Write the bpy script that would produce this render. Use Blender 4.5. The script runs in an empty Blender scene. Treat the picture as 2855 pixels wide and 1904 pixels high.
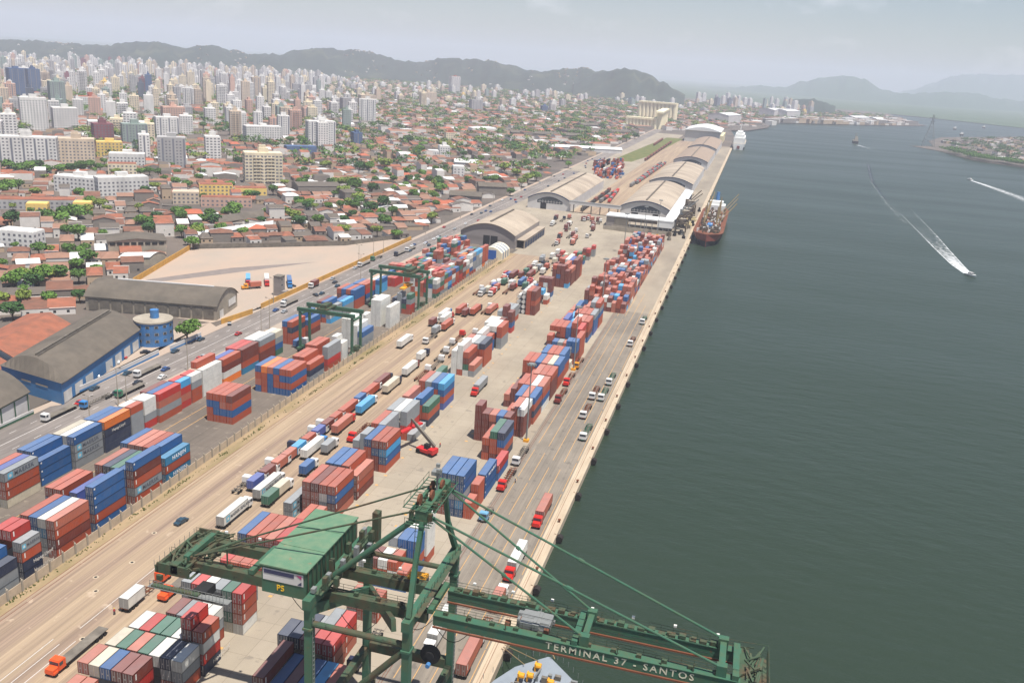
import bpy, math, random
from mathutils import Vector, Matrix
R = math.radians
rnd = random.Random(7)
# ---------------------------------------------------------------- camera
PITCH, ROLL, YAW, FPX, CAMZ = R(17.291), R(3.803), R(14.041), 2486.0, 124.6
CX, CY = 1427.5, 952.0
def _basis():
    cp, sp = math.cos(PITCH), math.sin(PITCH)
    fw = Vector((0, cp, -sp)); rt = Vector((1, 0, 0)); up = rt.cross(fw)
    c, s = math.cos(ROLL), math.sin(ROLL)
    r2 = c*rt + s*up; u2 = -s*rt + c*up
    M = Matrix.Rotation(YAW, 3, 'Z')
    return M @ fw, M @ r2, M @ u2
FW, RT, UP = _basis()
sc = bpy.context.scene
C = sc.collection
cam = bpy.data.cameras.new('camera'); camo = bpy.data.objects.new('camera', cam); C.objects.link(camo)
cam.sensor_width = 36; cam.lens = 36*FPX/2855
m = Matrix((RT, UP, -FW)).transposed().to_4x4(); m.translation = Vector((0, 0, CAMZ)); camo.matrix_world = m
cam.clip_start = 1; cam.clip_end = 90000
sc.camera = camo
# ---------------------------------------------------------------- sky, sun, exposure
SUN = Vector((3.4, -2.6, 13)).normalized()
w = bpy.data.worlds.new('World'); sc.world = w; w.use_nodes = True
nt = w.node_tree; nt.nodes.clear()
sky = nt.nodes.new('ShaderNodeTexSky'); sky.sky_type = 'NISHITA'; sky.sun_disc = False
sky.sun_elevation = math.asin(SUN.z); sky.sun_rotation = math.atan2(SUN.x, SUN.y)
sky.air_density = 1.0; sky.dust_density = 0.7; sky.ozone_density = 1.2; sky.altitude = 0
bg = nt.nodes.new('ShaderNodeBackground'); bg.inputs[1].default_value = 0.072
tc = nt.nodes.new('ShaderNodeTexCoord'); mp = nt.nodes.new('ShaderNodeMapping'); mp.inputs['Scale'].default_value = (1, 1, 2.2)
ns = nt.nodes.new('ShaderNodeTexNoise'); ns.inputs['Scale'].default_value = 14; ns.inputs['Detail'].default_value = 7; ns.inputs['Roughness'].default_value = .55
rp = nt.nodes.new('ShaderNodeValToRGB'); rp.color_ramp.elements[0].position = .55; rp.color_ramp.elements[1].position = .74
rp.color_ramp.elements[0].color = (0, 0, 0, 1); rp.color_ramp.elements[1].color = (.12, .11, .12, 1)
mx = nt.nodes.new('ShaderNodeMixRGB'); mx.inputs[2].default_value = (24, 22.5, 24, 1)
ow = nt.nodes.new('ShaderNodeOutputWorld'); L = nt.links.new
L(tc.outputs['Generated'], mp.inputs[0]); L(mp.outputs[0], ns.inputs[0]); L(ns.outputs[0], rp.inputs[0]); L(rp.outputs[0], mx.inputs[0])
L(sky.outputs[0], mx.inputs[1]); L(mx.outputs[0], bg.inputs[0]); L(bg.outputs[0], ow.inputs[0])
sl = bpy.data.lights.new('sun', 'SUN'); sl.energy = 5.0; sl.angle = R(.53); sl.color = (1, .95, .88)
so = bpy.data.objects.new('sun', sl); C.objects.link(so)
so.rotation_euler = SUN.to_track_quat('Z', 'Y').to_euler()
sc.view_settings.view_transform = 'Standard'; sc.view_settings.look = 'None'
sc.view_settings.exposure = 0.44; sc.view_settings.gamma = 1
sc.cycles.use_denoising = True
sc.cycles.max_bounces = 5; sc.cycles.diffuse_bounces = 2; sc.cycles.glossy_bounces = 2; sc.cycles.volume_bounces = 1
sc.cycles.transmission_bounces = 2; sc.cycles.transparent_max_bounces = 4
# ---------------------------------------------------------------- pixel <-> world
def at(u, v, z=0.0):
    d = FW*FPX + RT*(u-CX) - UP*(v-CY); t = (z-CAMZ)/d.z
    return (d.x*t, d.y*t)
def ray(u, v):
    return (FW*FPX + RT*(u-CX) - UP*(v-CY)).normalized()
def px(x, y, z=0.0):
    d = Vector((x, y, z-CAMZ)); k = d.dot(FW)
    if k < 1: return (-9999, -9999, 0)
    return (CX+FPX*d.dot(RT)/k, CY-FPX*d.dot(UP)/k, k)
# ---------------------------------------------------------------- materials
def lin(*c):
    return tuple((x/255/12.92 if x <= 10 else ((x/255+.055)/1.055)**2.4) for x in c)
_M = {}
def mat(name, col, rough=.7, var=.12, scale=.4, dirt=None, dscale=.08, damt=.5, metal=0, spec=.3, bump=0, objvar=0, dlo=.42, dhi=.68, stretch=None, tracks=0, joints=0, spots=None):
    """Principled with noise variation and optional patches of a second colour (wear with a shape of its own)."""
    if name in _M: return _M[name]
    m = bpy.data.materials.new(name); _M[name] = m; m.use_nodes = True
    t = m.node_tree; N = t.nodes; K = t.links.new; b = N['Principled BSDF']
    b.inputs['Roughness'].default_value = rough; b.inputs['Metallic'].default_value = metal
    b.inputs['Specular IOR Level'].default_value = spec
    g = N.new('ShaderNodeNewGeometry'); src = g.outputs['Position']
    if stretch:
        mp = N.new('ShaderNodeMapping'); mp.inputs['Scale'].default_value = stretch; K(src, mp.inputs[0]); src = mp.outputs[0]
    n = N.new('ShaderNodeTexNoise'); n.inputs['Scale'].default_value = scale; n.inputs['Detail'].default_value = 5; n.inputs['Roughness'].default_value = .65
    K(src, n.inputs[0])
    mr = N.new('ShaderNodeMapRange'); mr.inputs[1].default_value = .25; mr.inputs[2].default_value = .75
    mr.inputs[3].default_value = 1-var; mr.inputs[4].default_value = 1+var; K(n.outputs[0], mr.inputs[0])
    hs = N.new('ShaderNodeMixRGB'); hs.blend_type = 'MULTIPLY'; hs.inputs[0].default_value = 1; hs.inputs[1].default_value = (*col, 1)
    K(mr.outputs[0], hs.inputs[2]); out = hs.outputs[0]
    if dirt:
        n2 = N.new('ShaderNodeTexNoise'); n2.inputs['Scale'].default_value = dscale; n2.inputs['Detail'].default_value = 8; n2.inputs['Roughness'].default_value = .6
        K(src, n2.inputs[0]); m2 = N.new('ShaderNodeMapRange'); m2.inputs[1].default_value = dlo; m2.inputs[2].default_value = dhi
        m2.inputs[3].default_value = 0; m2.inputs[4].default_value = damt; K(n2.outputs[0], m2.inputs[0])
        x = N.new('ShaderNodeMixRGB'); x.inputs[2].default_value = (*dirt, 1); K(m2.outputs[0], x.inputs[0]); K(out, x.inputs[1]); out = x.outputs[0]
    if tracks:   # worn wheel tracks running along the lane
        mp3 = N.new('ShaderNodeMapping'); mp3.inputs['Scale'].default_value = (1.5, .012, 1); K(g.outputs['Position'], mp3.inputs[0])
        n3 = N.new('ShaderNodeTexNoise'); n3.inputs['Scale'].default_value = 1; n3.inputs['Detail'].default_value = 6; n3.inputs['Roughness'].default_value = .7; K(mp3.outputs[0], n3.inputs[0])
        m5 = N.new('ShaderNodeMapRange'); m5.inputs[1].default_value = .38; m5.inputs[2].default_value = .62; m5.inputs[3].default_value = 1-tracks; m5.inputs[4].default_value = 1+tracks*.45; K(n3.outputs[0], m5.inputs[0])
        x = N.new('ShaderNodeMixRGB'); x.blend_type = 'MULTIPLY'; x.inputs[0].default_value = 1; K(out, x.inputs[1]); K(m5.outputs[0], x.inputs[2]); out = x.outputs[0]
    if joints:   # slab joints
        br = N.new('ShaderNodeTexBrick'); br.offset = 0; br.inputs['Scale'].default_value = 1; br.inputs['Mortar Size'].default_value = .06; br.inputs['Brick Width'].default_value = joints; br.inputs['Row Height'].default_value = joints
        br.inputs['Color1'].default_value = (1,1,1,1); br.inputs['Color2'].default_value = (.93,.93,.92,1); br.inputs['Mortar'].default_value = (.68,.66,.64,1); K(g.outputs['Position'], br.inputs[0])
        x = N.new('ShaderNodeMixRGB'); x.blend_type = 'MULTIPLY'; x.inputs[0].default_value = 1; K(out, x.inputs[1]); K(br.outputs[0], x.inputs[2]); out = x.outputs[0]
    if spots:    # (colour, scale, threshold, amount): oil, patches, rust
        sc_, ss, th, am = spots; n6 = N.new('ShaderNodeTexNoise'); n6.inputs['Scale'].default_value = ss; n6.inputs['Detail'].default_value = 5; n6.inputs['Roughness'].default_value = .6; K(g.outputs['Position'], n6.inputs[0])
        m6 = N.new('ShaderNodeMapRange'); m6.inputs[1].default_value = th; m6.inputs[2].default_value = th+.06; m6.inputs[3].default_value = 0; m6.inputs[4].default_value = am; K(n6.outputs[0], m6.inputs[0])
        x = N.new('ShaderNodeMixRGB'); x.inputs[2].default_value = (*sc_, 1); K(m6.outputs[0], x.inputs[0]); K(out, x.inputs[1]); out = x.outputs[0]
    if objvar:
        oi = N.new('ShaderNodeObjectInfo'); m3 = N.new('ShaderNodeMapRange'); m3.inputs[3].default_value = 1-objvar; m3.inputs[4].default_value = 1+objvar
        K(oi.outputs['Random'], m3.inputs[0]); x = N.new('ShaderNodeMixRGB'); x.blend_type = 'MULTIPLY'; x.inputs[0].default_value = 1
        K(out, x.inputs[1]); K(m3.outputs[0], x.inputs[2]); out = x.outputs[0]
    K(out, b.inputs['Base Color'])
    if bump:
        bp = N.new('ShaderNodeBump'); bp.inputs['Strength'].default_value = bump; K(n.outputs[0], bp.inputs['Height']); K(bp.outputs[0], b.inputs['Normal'])
    return m
# ---------------------------------------------------------------- mesh builder
class MB:
    def __init__(s): s.v = []; s.f = []; s.m = []
    def quad(s, a, b, c, d, m=0):
        n = len(s.v); s.v += [tuple(a), tuple(b), tuple(c), tuple(d)]; s.f.append((n, n+1, n+2, n+3)); s.m.append(m)
    def poly(s, pts, m=0):
        n = len(s.v); s.v += [tuple(p) for p in pts]; s.f.append(tuple(range(n, n+len(pts)))); s.m.append(m)
    def box(s, x0, x1, y0, y1, z0, z1, m=0, bottom=True, top=None):
        if x0 > x1: x0, x1 = x1, x0
        if y0 > y1: y0, y1 = y1, y0
        n = len(s.v); s.v += [(x0,y0,z0),(x1,y0,z0),(x1,y1,z0),(x0,y1,z0),(x0,y0,z1),(x1,y0,z1),(x1,y1,z1),(x0,y1,z1)]
        F = [(4,5,6,7),(0,1,5,4),(1,2,6,5),(2,3,7,6),(3,0,4,7)]
        if bottom: F.append((3,2,1,0))
        for i, f in enumerate(F):
            s.f.append(tuple(n+k for k in f)); s.m.append(top if (i == 0 and top is not None) else m)
        return s
    def obox(s, cx, cy, w, d, z0, z1, ang=0, m=0, top=None):
        k = len(s.v); s.box(-w/2, w/2, -d/2, d/2, z0, z1, m, True, top)
        c, q = math.cos(ang), math.sin(ang)
        for i in range(k, len(s.v)):
            x, y, z = s.v[i]; s.v[i] = (cx+c*x-q*y, cy+q*x+c*y, z)
        return s
    def bar(s, p, q, w=.3, h=None, m=0):
        p = Vector(p); q = Vector(q); d = (q-p)
        if d.length < 1e-6: return s
        d.normalize(); h = h or w
        side = d.cross(Vector((0,0,1)))
        if side.length < .05: side = Vector((1,0,0))
        side.normalize(); u = side.cross(d)
        A = [-side*w/2-u*h/2, side*w/2-u*h/2, side*w/2+u*h/2, -side*w/2+u*h/2]
        n = len(s.v); s.v += [tuple(p+a) for a in A]+[tuple(q+a) for a in A]
        for f in [(0,1,5,4),(1,2,6,5),(2,3,7,6),(3,0,4,7),(3,2,1,0),(4,5,6,7)]:
            s.f.append(tuple(n+k for k in f)); s.m.append(m)
        return s
    def tube(s, p, q, r=.2, r2=None, n=8, m=0, cap=True):
        p = Vector(p); q = Vector(q); d = (q-p).normalized(); r2 = r if r2 is None else r2
        side = d.cross(Vector((0,0,1)))
        if side.length < .05: side = Vector((1,0,0))
        side.normalize(); u = side.cross(d); k = len(s.v)
        for P, rr in ((p, r), (q, r2)):
            for i in range(n):
                a = 2*math.pi*i/n; s.v.append(tuple(P+(side*math.cos(a)+u*math.sin(a))*rr))
        for i in range(n):
            j = (i+1) % n; s.f.append((k+i, k+j, k+n+j, k+n+i)); s.m.append(m)
        if cap:
            s.f.append(tuple(k+i for i in range(n-1,-1,-1))); s.m.append(m); s.f.append(tuple(k+n+i for i in range(n))); s.m.append(m)
        return s
    def build(s, name, mats, parent=None, smooth=False):
        me = bpy.data.meshes.new(name); me.from_pydata(s.v, [], s.f); me.update()
        if not isinstance(mats, (list, tuple)): mats = [mats]
        for x in mats: me.materials.append(x)
        if len(mats) > 1: me.polygons.foreach_set('material_index', s.m)
        if smooth: me.polygons.foreach_set('use_smooth', [True]*len(me.polygons))
        o = bpy.data.objects.new(name, me); C.objects.link(o); o.parent = parent
        return o
def tag(o, label=None, cat=None, group=None, kind=None):
    if label: o['label'] = label
    if cat: o['category'] = cat
    if group: o['group'] = group
    if kind: o['kind'] = kind
    return o
def empty(name, loc=(0,0,0), rz=0):
    o = bpy.data.objects.new(name, None); C.objects.link(o); o.location = loc; o.rotation_euler = (0,0,rz); o.empty_display_size = .1
    return o
KIDS = {}
def part(mb, name, mats, parent, label=None, **k):
    o = mb.build(name, mats, parent, **k); KIDS.setdefault(parent.name, []).append(o)
    if label: o['label'] = label
    return o
def dup(src, loc, rz=0, parent=None, scale=None):
    o = src.copy(); C.objects.link(o)
    if parent is None:
        o.location = loc; o.rotation_euler = (0,0,rz)
        if scale: o.scale = scale
    else: o.parent = parent
    for ch in KIDS.get(src.name, []):
        KIDS.setdefault(o.name, []).append(dup(ch, None, 0, o))
    return o
ORD = ['zeroth','first','second','third','fourth','fifth','sixth','seventh','eighth','ninth','tenth','eleventh','twelfth','thirteenth','fourteenth','fifteenth','sixteenth','seventeenth','eighteenth','nineteenth']
TENS = {2:'twent',3:'thirt',4:'fort',5:'fift',6:'sixt',7:'sevent',8:'eight',9:'ninet'}
def ordw(n):
    if n < 20: return ORD[n]
    if n >= 100: return '%dth' % n
    t, q = divmod(n, 10)
    return TENS[t]+'ieth' if q == 0 else TENS[t]+'y-'+ORD[q]
def rank(objs, fmt, key=None):
    """objs: list of (object, text key, x, y). Label by kind and rank from the left of the picture."""
    G = {}
    for o, k, x, y in objs: G.setdefault(k, []).append((px(x, y)[0], o))
    for k, l in G.items():
        l.sort(key=lambda t: t[0])
        for i, (_, o) in enumerate(l):
            o['label'] = fmt.format(k=k, n=('leftmost' if i == 0 else 'rightmost' if i == len(l)-1 else ordw(i+1)+' from left') if len(l) > 1 else 'only one')
def wloc(o):
    v = Vector((0,0,0))
    while o is not None: v += o.location; o = o.parent
    return v
def wpart(mb, name, mats, parent, label=None, **k):
    """part whose mesh was written in world coordinates"""
    p = wloc(parent); mb.v = [(a-p.x, b-p.y, c-p.z) for a, b, c in mb.v]
    return part(mb, name, mats, parent, label, **k)
def wthing(mb, name, mats, base, **k):
    mb.v = [(a-base[0], b-base[1], c-base[2]) for a, b, c in mb.v]
    o = mb.build(name, mats, **k); o.location = base; return o
# palette
WHITE = mat('white_paint', lin(222,220,214), .6, .08, .15, lin(165,155,140), .25, .4)
CREAM = mat('cream_paint', lin(226,212,170), .7, .06, .2, lin(180,160,125), .2, .3)
CONC = mat('concrete', lin(168,158,142), .85, .15, .5, lin(120,112,100), .12, .5)
CONCD = mat('old_concrete', lin(120,113,103), .9, .2, .5, lin(75,70,64), .3, .6)
DARK = mat('dark_opening', lin(38,38,40), .8, .2, .5)
BLACK = mat('black_rubber', lin(30,30,31), .8, .1, 2)
GLASS = mat('window_glass', lin(50,60,70), .2, .1, 1, spec=.6)
STEEL = mat('galvanised_steel', lin(140,142,140), .5, .12, 1.2, metal=.3)
RUST = mat('rusty_steel', lin(120,72,50), .8, .25, 1.2, lin(70,50,42), .6, .5)
YEL = mat('yellow_paint', lin(226,158,40), .55, .08, 1, lin(150,100,40), .5, .3)
GRN = mat('crane_green', lin(58,98,78), .55, .14, .35, lin(78,92,66), .5, .7, spots=(lin(112,84,58), .9, .63, .7))
GRND = mat('crane_green_rusted', lin(62,82,62), .7, .2, .5, lin(92,66,48), .4, .8, spots=(lin(38,44,38), 1.1, .60, .7))
GRNL = mat('pale_green_roof', lin(92,126,100), .6, .06, .2, lin(128,140,112), .5, .5, spots=(lin(160,110,84), .7, .66, .6))
BLUEW = mat('blue_wall_paint', lin(66,124,182), .6, .08, .2, lin(90,95,100), .25, .45)
MATS = dict(asph=mat('asphalt', lin(134,126,120), .9, .16, .25, lin(82,77,74), .045, .55, stretch=(1,.35,1), tracks=.2),
    apron=mat('apron_asphalt', lin(134,125,113), .9, .14, .3, lin(102,96,89), .05, .7, stretch=(1,.4,1), tracks=.16, spots=(lin(84,80,76), .35, .60, .5)),
    yard=mat('yard_concrete', lin(160,149,132), .88, .08, .15, lin(128,118,106), .04, .6, stretch=(1,.5,1), joints=6, spots=(lin(112,104,96), .22, .61, .5)),
    lane=mat('dusty_road', lin(164,144,120), .92, .07, .25, lin(132,112,100), .06, .85, stretch=(4,.09,1), tracks=.22, spots=(lin(190,170,148), .3, .62, .5)),
    term=mat('terminal_asphalt', lin(116,106,96), .9, .14, .25, lin(88,82,76), .05, .6, stretch=(1,.5,1), tracks=.12, joints=7.5, spots=(lin(150,138,122), .25, .6, .5)),
    sand=mat('sandy_lot', lin(164,150,136), .95, .05, .06, lin(182,152,130), .03, .5, stretch=(1,.5,1)),
    grass=mat('grass', lin(88,98,48), .95, .2, .5, lin(128,116,72), .1, .7),
    lightc=mat('cope_concrete', lin(184,168,145), .85, .08, .4, lin(150,132,110), .25, .5, stretch=(1,.25,1)),
    town=mat('town_ground', lin(108,98,90), .95, .3, .05, lin(70,68,64), .025, .8),
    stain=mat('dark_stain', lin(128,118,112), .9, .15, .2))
def sheet(name, pts, z, m, kind='structure', **k):
    mb = MB(); mb.poly([(a, b, z) for a, b in pts]); o = mb.build(name, m); o['kind'] = kind; return o
def strip(name, x0, x1, y0, y1, z, m, seg=1):
    return sheet(name, [(x0,y0),(x1,y0),(x1,y1),(x0,y1)], z, m)
# ---------------------------------------------------------------- land
QX = -38.3
land = [(QX,-400),(QX,1770),(QX-3,2050),(-60,2329),(-20,2380),(31,2618),(42,2952),(224,3170),(490,3488),(610,3700),(590,4300),(640,5000),(900,4620),(1078,4300),(2200,3900),(4000,3800),(9000,3600),(9000,5200),(-9000,5200),(-9000,-400)]
g_ = sheet('ground', land, -.02, MATS['town'])
sheet('hinterland', [(-30000,5200.01),(9000.01,5200.01),(9000.01,3600),(30000,3000),(30000,40000),(-30000,40000)], -.02, mat('mangrove_flat', lin(74,92,66), .95, .2, .004))
sheet('hinterland', [(-30000,-400),(-9000.01,-400),(-9000.01,5200.01),(-30000,5200.01)], -.02, _M['mangrove_flat'])
sheet('far_bank', [(700,4950),(900,4625),(1078,4305),(2200,3905),(4000,3805),(8990,3610),(8990,5190),(560,5190)], .02, _M['mangrove_flat'])
pen = [(352,2314),(372,2275),(400,2185),(423,1978),(493,1888),(640,1770),(900,1600),(1500,1500),(2600,1500),(2600,3200),(930,3500),(700,3150),(520,2884),(440,2600),(415,2380)]
sheet('ground', pen, -1.6, MATS['town'])
mb = MB(); mb.box(QX-1.2, QX, -400, 1770, -6, -.03); o = mb.build('quay_wall', MATS['lightc']); o['kind'] = 'structure'
# water
wm = bpy.data.materials.new('harbour_water'); wm.use_nodes = True; t = wm.node_tree; N = t.nodes; K = t.links.new; b = N['Principled BSDF']
b.inputs['Base Color'].default_value = (.022,.037,.022,1); b.inputs['Roughness'].default_value = .30; b.inputs['IOR'].default_value = 1.33
b.inputs['Specular IOR Level'].default_value = .46
g = N.new('ShaderNodeNewGeometry'); mp = N.new('ShaderNodeMapping'); mp.inputs['Scale'].default_value = (.5,1.15,1); mp.inputs['Rotation'].default_value = (0,0,R(28))
K(g.outputs['Position'], mp.inputs[0])
n1 = N.new('ShaderNodeTexNoise'); n1.inputs['Scale'].default_value = .16; n1.inputs['Detail'].default_value = 7; n1.inputs['Roughness'].default_value = .62; K(mp.outputs[0], n1.inputs[0])
n3 = N.new('ShaderNodeTexNoise'); n3.inputs['Scale'].default_value = .009; n3.inputs['Detail'].default_value = 4; K(mp.outputs[0], n3.inputs[0]); n3m = N.new('ShaderNodeMapRange'); n3m.inputs[1].default_value = .35; n3m.inputs[2].default_value = .65; n3m.inputs[3].default_value = .7; n3m.inputs[4].default_value = 1.15; K(n3.outputs[0], n3m.inputs[0])
bp = N.new('ShaderNodeBump'); bp.inputs['Strength'].default_value = .55; bp.inputs['Distance'].default_value = 1.5; n4 = N.new('ShaderNodeMath'); n4.operation = 'MULTIPLY'; K(n1.outputs[0], n4.inputs[0]); K(n3m.outputs[0], n4.inputs[1]); K(n4.outputs[0], bp.inputs['Height']); K(bp.outputs[0], b.inputs['Normal'])
mp2 = N.new('ShaderNodeMapping'); mp2.inputs['Scale'].default_value = (.0025,.012,1); mp2.inputs['Rotation'].default_value = (0,0,R(-8)); K(g.outputs['Position'], mp2.inputs[0])
n2 = N.new('ShaderNodeTexNoise'); n2.inputs['Scale'].default_value = 1.2; n2.inputs['Detail'].default_value = 6; K(mp2.outputs[0], n2.inputs[0])
mr = N.new('ShaderNodeMapRange'); mr.inputs[1].default_value = .35; mr.inputs[2].default_value = .65; mr.inputs[3].default_value = .29; mr.inputs[4].default_value = .36; K(n2.outputs[0], mr.inputs[0]); K(mr.outputs[0], b.inputs['Roughness'])
# water sheet is cut where the land lies so that nothing shows through
mb = MB(); mb.poly([(-600,-500,-2.3),(30000,-500,-2.3),(30000,9000,-2.3),(-600,9000,-2.3)]); o = mb.build('water', wm); o['kind'] = 'structure'
# ---------------------------------------------------------------- port surfaces
strip('quay_apron', -61, QX-3.4, -200, 470, .004, MATS['apron'])
strip('quay_apron', -61, QX-3.4, 470, 1760, .004, mat('old_apron', lin(150,139,123), .9, .12, .15, lin(116,108,98), .03, .7, stretch=(1,.3,1)))
strip('quay_cope', QX-3.4, QX, -200, 1760, .004, MATS['lightc'])
strip('yard_ground', -113, -61, -200, 585, .004, MATS['yard'])
strip('yard_ground', -150, -61, 585, 790, .004, MATS['yard'])
strip('yard_road', -147.5, -113, -200, 585, .004, MATS['lane'])
strip('yard_road', -150, -107, 790, 1850, .004, MATS['lane'])
strip('rail_strip', -152.6, -147.5, -200, 585, .004, mat('rail_strip', lin(158,136,108), .95, .12, .8, lin(112,104,66), .12, .8, stretch=(1,.3,1)))
strip('terminal_ground', -201, -152.6, -200, 600, .004, MATS['term'])
strip('road_verge', -206, -201, -200, 600, .004, MATS['sand'])
strip('road_verge', -206, -150, 600, 2000, .004, MATS['yard'])
strip('road', -224.5, -206, -200, 2300, .008, MATS['asph'])
strip('pavement', -228, -224.5, -200, 2300, .10, MATS['sand'])
sheet('sandy_lot', [(-226,384),(-226,592),(-236,590),(-257,546),(-333,484),(-312,402),(-300,350),(-233,352)], .10, MATS['sand'])
sheet('forecourt', [(-228,236),(-224.5,345),(-234,352),(-244,330),(-238,308),(-222.5,243)], .11, MATS['sand'])
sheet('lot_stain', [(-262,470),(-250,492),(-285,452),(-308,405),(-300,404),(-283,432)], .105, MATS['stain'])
sheet('grass_verge', [at(1706,447), at(1760,452), at(1820,432), at(1905,388), at(1860,384), at(1800,408)], .03, MATS['grass'])
sheet('grass_verge', [at(1560,474), at(1640,480), at(1700,458), at(1650,448)], .02, MATS['yard'])
# cope strips, rails and painted lines
mb = MB()
for x in (-39.2, -41.0): mb.box(x-.12, x+.12, -200, 1760, .006, .10)
o = mb.build('cope_kerb', MATS['lightc']); o['kind'] = 'structure'
mb = MB()
for x in (-40.3, -40.9, -59.6, -60.2, -146.2, -147.4): mb.box(x-.06, x+.06, -200, 585, .005, .03)
o = mb.build('crane_rail', RUST); o['kind'] = 'structure'
YL = mat('yellow_line', lin(196,152,92), .8, .2, 1.5); WL = mat('white_line', lin(205,200,195), .8, .15, 1.5)
mb = MB()
for x in (-57.8, -53.9, -50.1, -46.3, -42.3):
    y = -100
    while y < 470:
        l = rnd.choice([22, 30, 48]); mb.quad((x-.08,y,.010),(x+.08,y,.010),(x+.08,y+l,.010),(x-.08,y+l,.010)); y += l+rnd.choice([.5, 2, 6])
for x in (-177.5, -172.5):
    mb.quad((x-.1,100,.010),(x+.1,100,.010),(x+.1,480,.010),(x-.1,480,.010))
for y in range(60, 580, 7):
    for x in (-96.2, -81.2):
        if rnd.random() < .7: mb.quad((x-.7,y,.010),(x+.2,y,.010),(x+.2,y+.8,.010),(x-.7,y+.8,.010))
for k in range(22):
    y = 100+k*3.1; mb.quad((-45.6,y,.010),(-45.3,y,.010),(-43.3,y+1.6,.010),(-43.6,y+1.6,.010))
o = mb.build('painted_line', YL); o['kind'] = 'structure'
mb = MB()
for x in (-210.2, -215.2, -219.8):
    y = 100.0
    while y < 1500:
        if x == -215.2: mb.quad((x-.1,y,.012),(x+.1,y,.012),(x+.1,y+12,.012),(x-.1,y+12,.012)); y += 12
        else: mb.quad((x-.08,y,.012),(x+.08,y,.012),(x+.08,y+3,.012),(x-.08,y+3,.012)); y += 9
for (x, y0, y1) in ((-131.2,60,135),(-128.8,60,134),(-126.4,60,136),(-128.6,140,172),(-123.9,176,196)):
    mb.quad((x-.07,y0,.010),(x+.07,y0,.010),(x+.07,y1,.010),(x-.07,y1,.010))
o = mb.build('road_marking', WL); o['kind'] = 'structure'
# manhole surrounds on the dusty road
for (u, v) in ((368,1567),(267,1608),(267,1647),(230,1780),(430,1485)):
    x, y = at(u, v); mb = MB()
    mb.poly([(x+.75*math.cos(a*.785), y+.75*math.sin(a*.785), .012) for a in range(8)], 0)
    mb.poly([(x+.38*math.cos(a*.785), y+.38*math.sin(a*.785), .018) for a in range(8)], 1)
    o = mb.build('manhole_cover', [MATS['lightc'], BLACK]); o['kind'] = 'structure'
# weeds along the fence foot: stuff
mb = MB()
for i in range(2600):
    y = rnd.uniform(118, 560); 
    if math.sin(y*.31)+math.sin(y*.13+1) < .1 and rnd.random() < .85: continue
    x = -149.6+rnd.gauss(0,.35); s = rnd.uniform(.15,.45); a = rnd.uniform(0, 6.28)
    mb.quad((x,y,.02),(x+s*math.cos(a),y+s*math.sin(a),.02),(x+s*math.cos(a)*1.1,y+s*math.sin(a),s),(x-.05,y,s*.9))
o = mb.build('weeds', mat('weed_leaves', lin(92,100,52), .9, .3, 1)); tag(o, kind='stuff')
# ---------------------------------------------------------------- hills: ridge crests given by bearing, height and distance
HM = mat('forest_hill', lin(50,62,52), .95, .35, .012, lin(120,116,82), .006, .45, dlo=.55, dhi=.75)
HM2 = mat('far_hill', lin(60,82,60), .95, .2, .004)
def ridge(name, pts, dist, depth, mtl, base=2, rough=1.0, seed=1, front=.5):
    """pts: (u, v_top) of the crest; a rounded ridge of real height standing `dist` metres away."""
    rr = random.Random(seed); U = []; u = pts[0][0]
    while u <= pts[-1][0]: U.append(u); u += 10
    def vt(u):
        for (a, va), (b, vb) in zip(pts, pts[1:]):
            if a <= u <= b:
                t = (u-a)/(b-a); t = t*t*(3-2*t) if rough < 2 else t
                return va+(vb-va)*t
        return pts[-1][1]
    nj = 13; mb = MB(); n = 0; ph = [rr.uniform(0, 6.28) for _ in range(12)]
    rows = []
    for i, u in enumerate(U):
        r = ray(u, vt(u)); h = math.hypot(r.x, r.y); dx, dy = r.x/h, r.y/h
        D = dist*(1+.05*math.sin(u*.006+ph[0])); top = max(CAMZ+D*r.z/h, 6)
        top += rough*(2.2*math.sin(u*.11+ph[1])+1.6*math.sin(u*.23+ph[2]))+rr.uniform(-1.5,1.5)*rough
        row = []
        for j in range(nj):
            t = j/(nj-1); f = math.sin(min(t/front, (1-t)/(1-front), 1)*math.pi/2)**1.15
            d = D+(t-front)*depth
            spur = 1+(.16*math.sin(u*.05+ph[3]+t*3)+.10*math.sin(u*.13+ph[4]-t*5))*math.sin(t*math.pi)*(0 if abs(t-front) < .06 else 1)
            z = base-8+(top-base+8)*min(f*spur, 1)+(rr.uniform(-4,4)*rough if 0 < t < 1 else 0)
            row.append((dx*d, dy*d, z))
        rows.append(row)
    for row in rows: mb.v += row
    for i in range(len(rows)-1):
        for j in range(nj-1):
            a = i*nj+j; mb.f.append((a, a+nj, a+nj+1, a+1)); mb.m.append(0)
    o = mb.build(name, mtl, smooth=True); o['kind'] = 'structure'; return rows
HILLA = ridge('hills', [(-150,112),(0,111),(90,113),(180,122),(300,128),(360,117),(430,119),(520,134),(590,127),(640,138),(690,152),(760,150),(800,162)], 5200, 1500, HM, seed=3)
HILLB = ridge('hills', [(680,168),(760,158),(840,140),(900,135),(1000,142),(1060,152),(1110,170),(1170,173),(1240,163),(1300,165),(1360,171),(1420,182),(1480,198),(1530,205)], 5000, 1400, HM, seed=4)
HILLC = ridge('hills', [(1440,222),(1500,204),(1560,194),(1620,190),(1680,200),(1740,212)], 4600, 1000, HM, seed=5)
HILLD = ridge('hills', [(1600,232),(1660,208),(1720,194),(1770,194),(1800,204),(1850,232),(1880,248),(1915,268)], 4300, 900, HM, seed=6)
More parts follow.
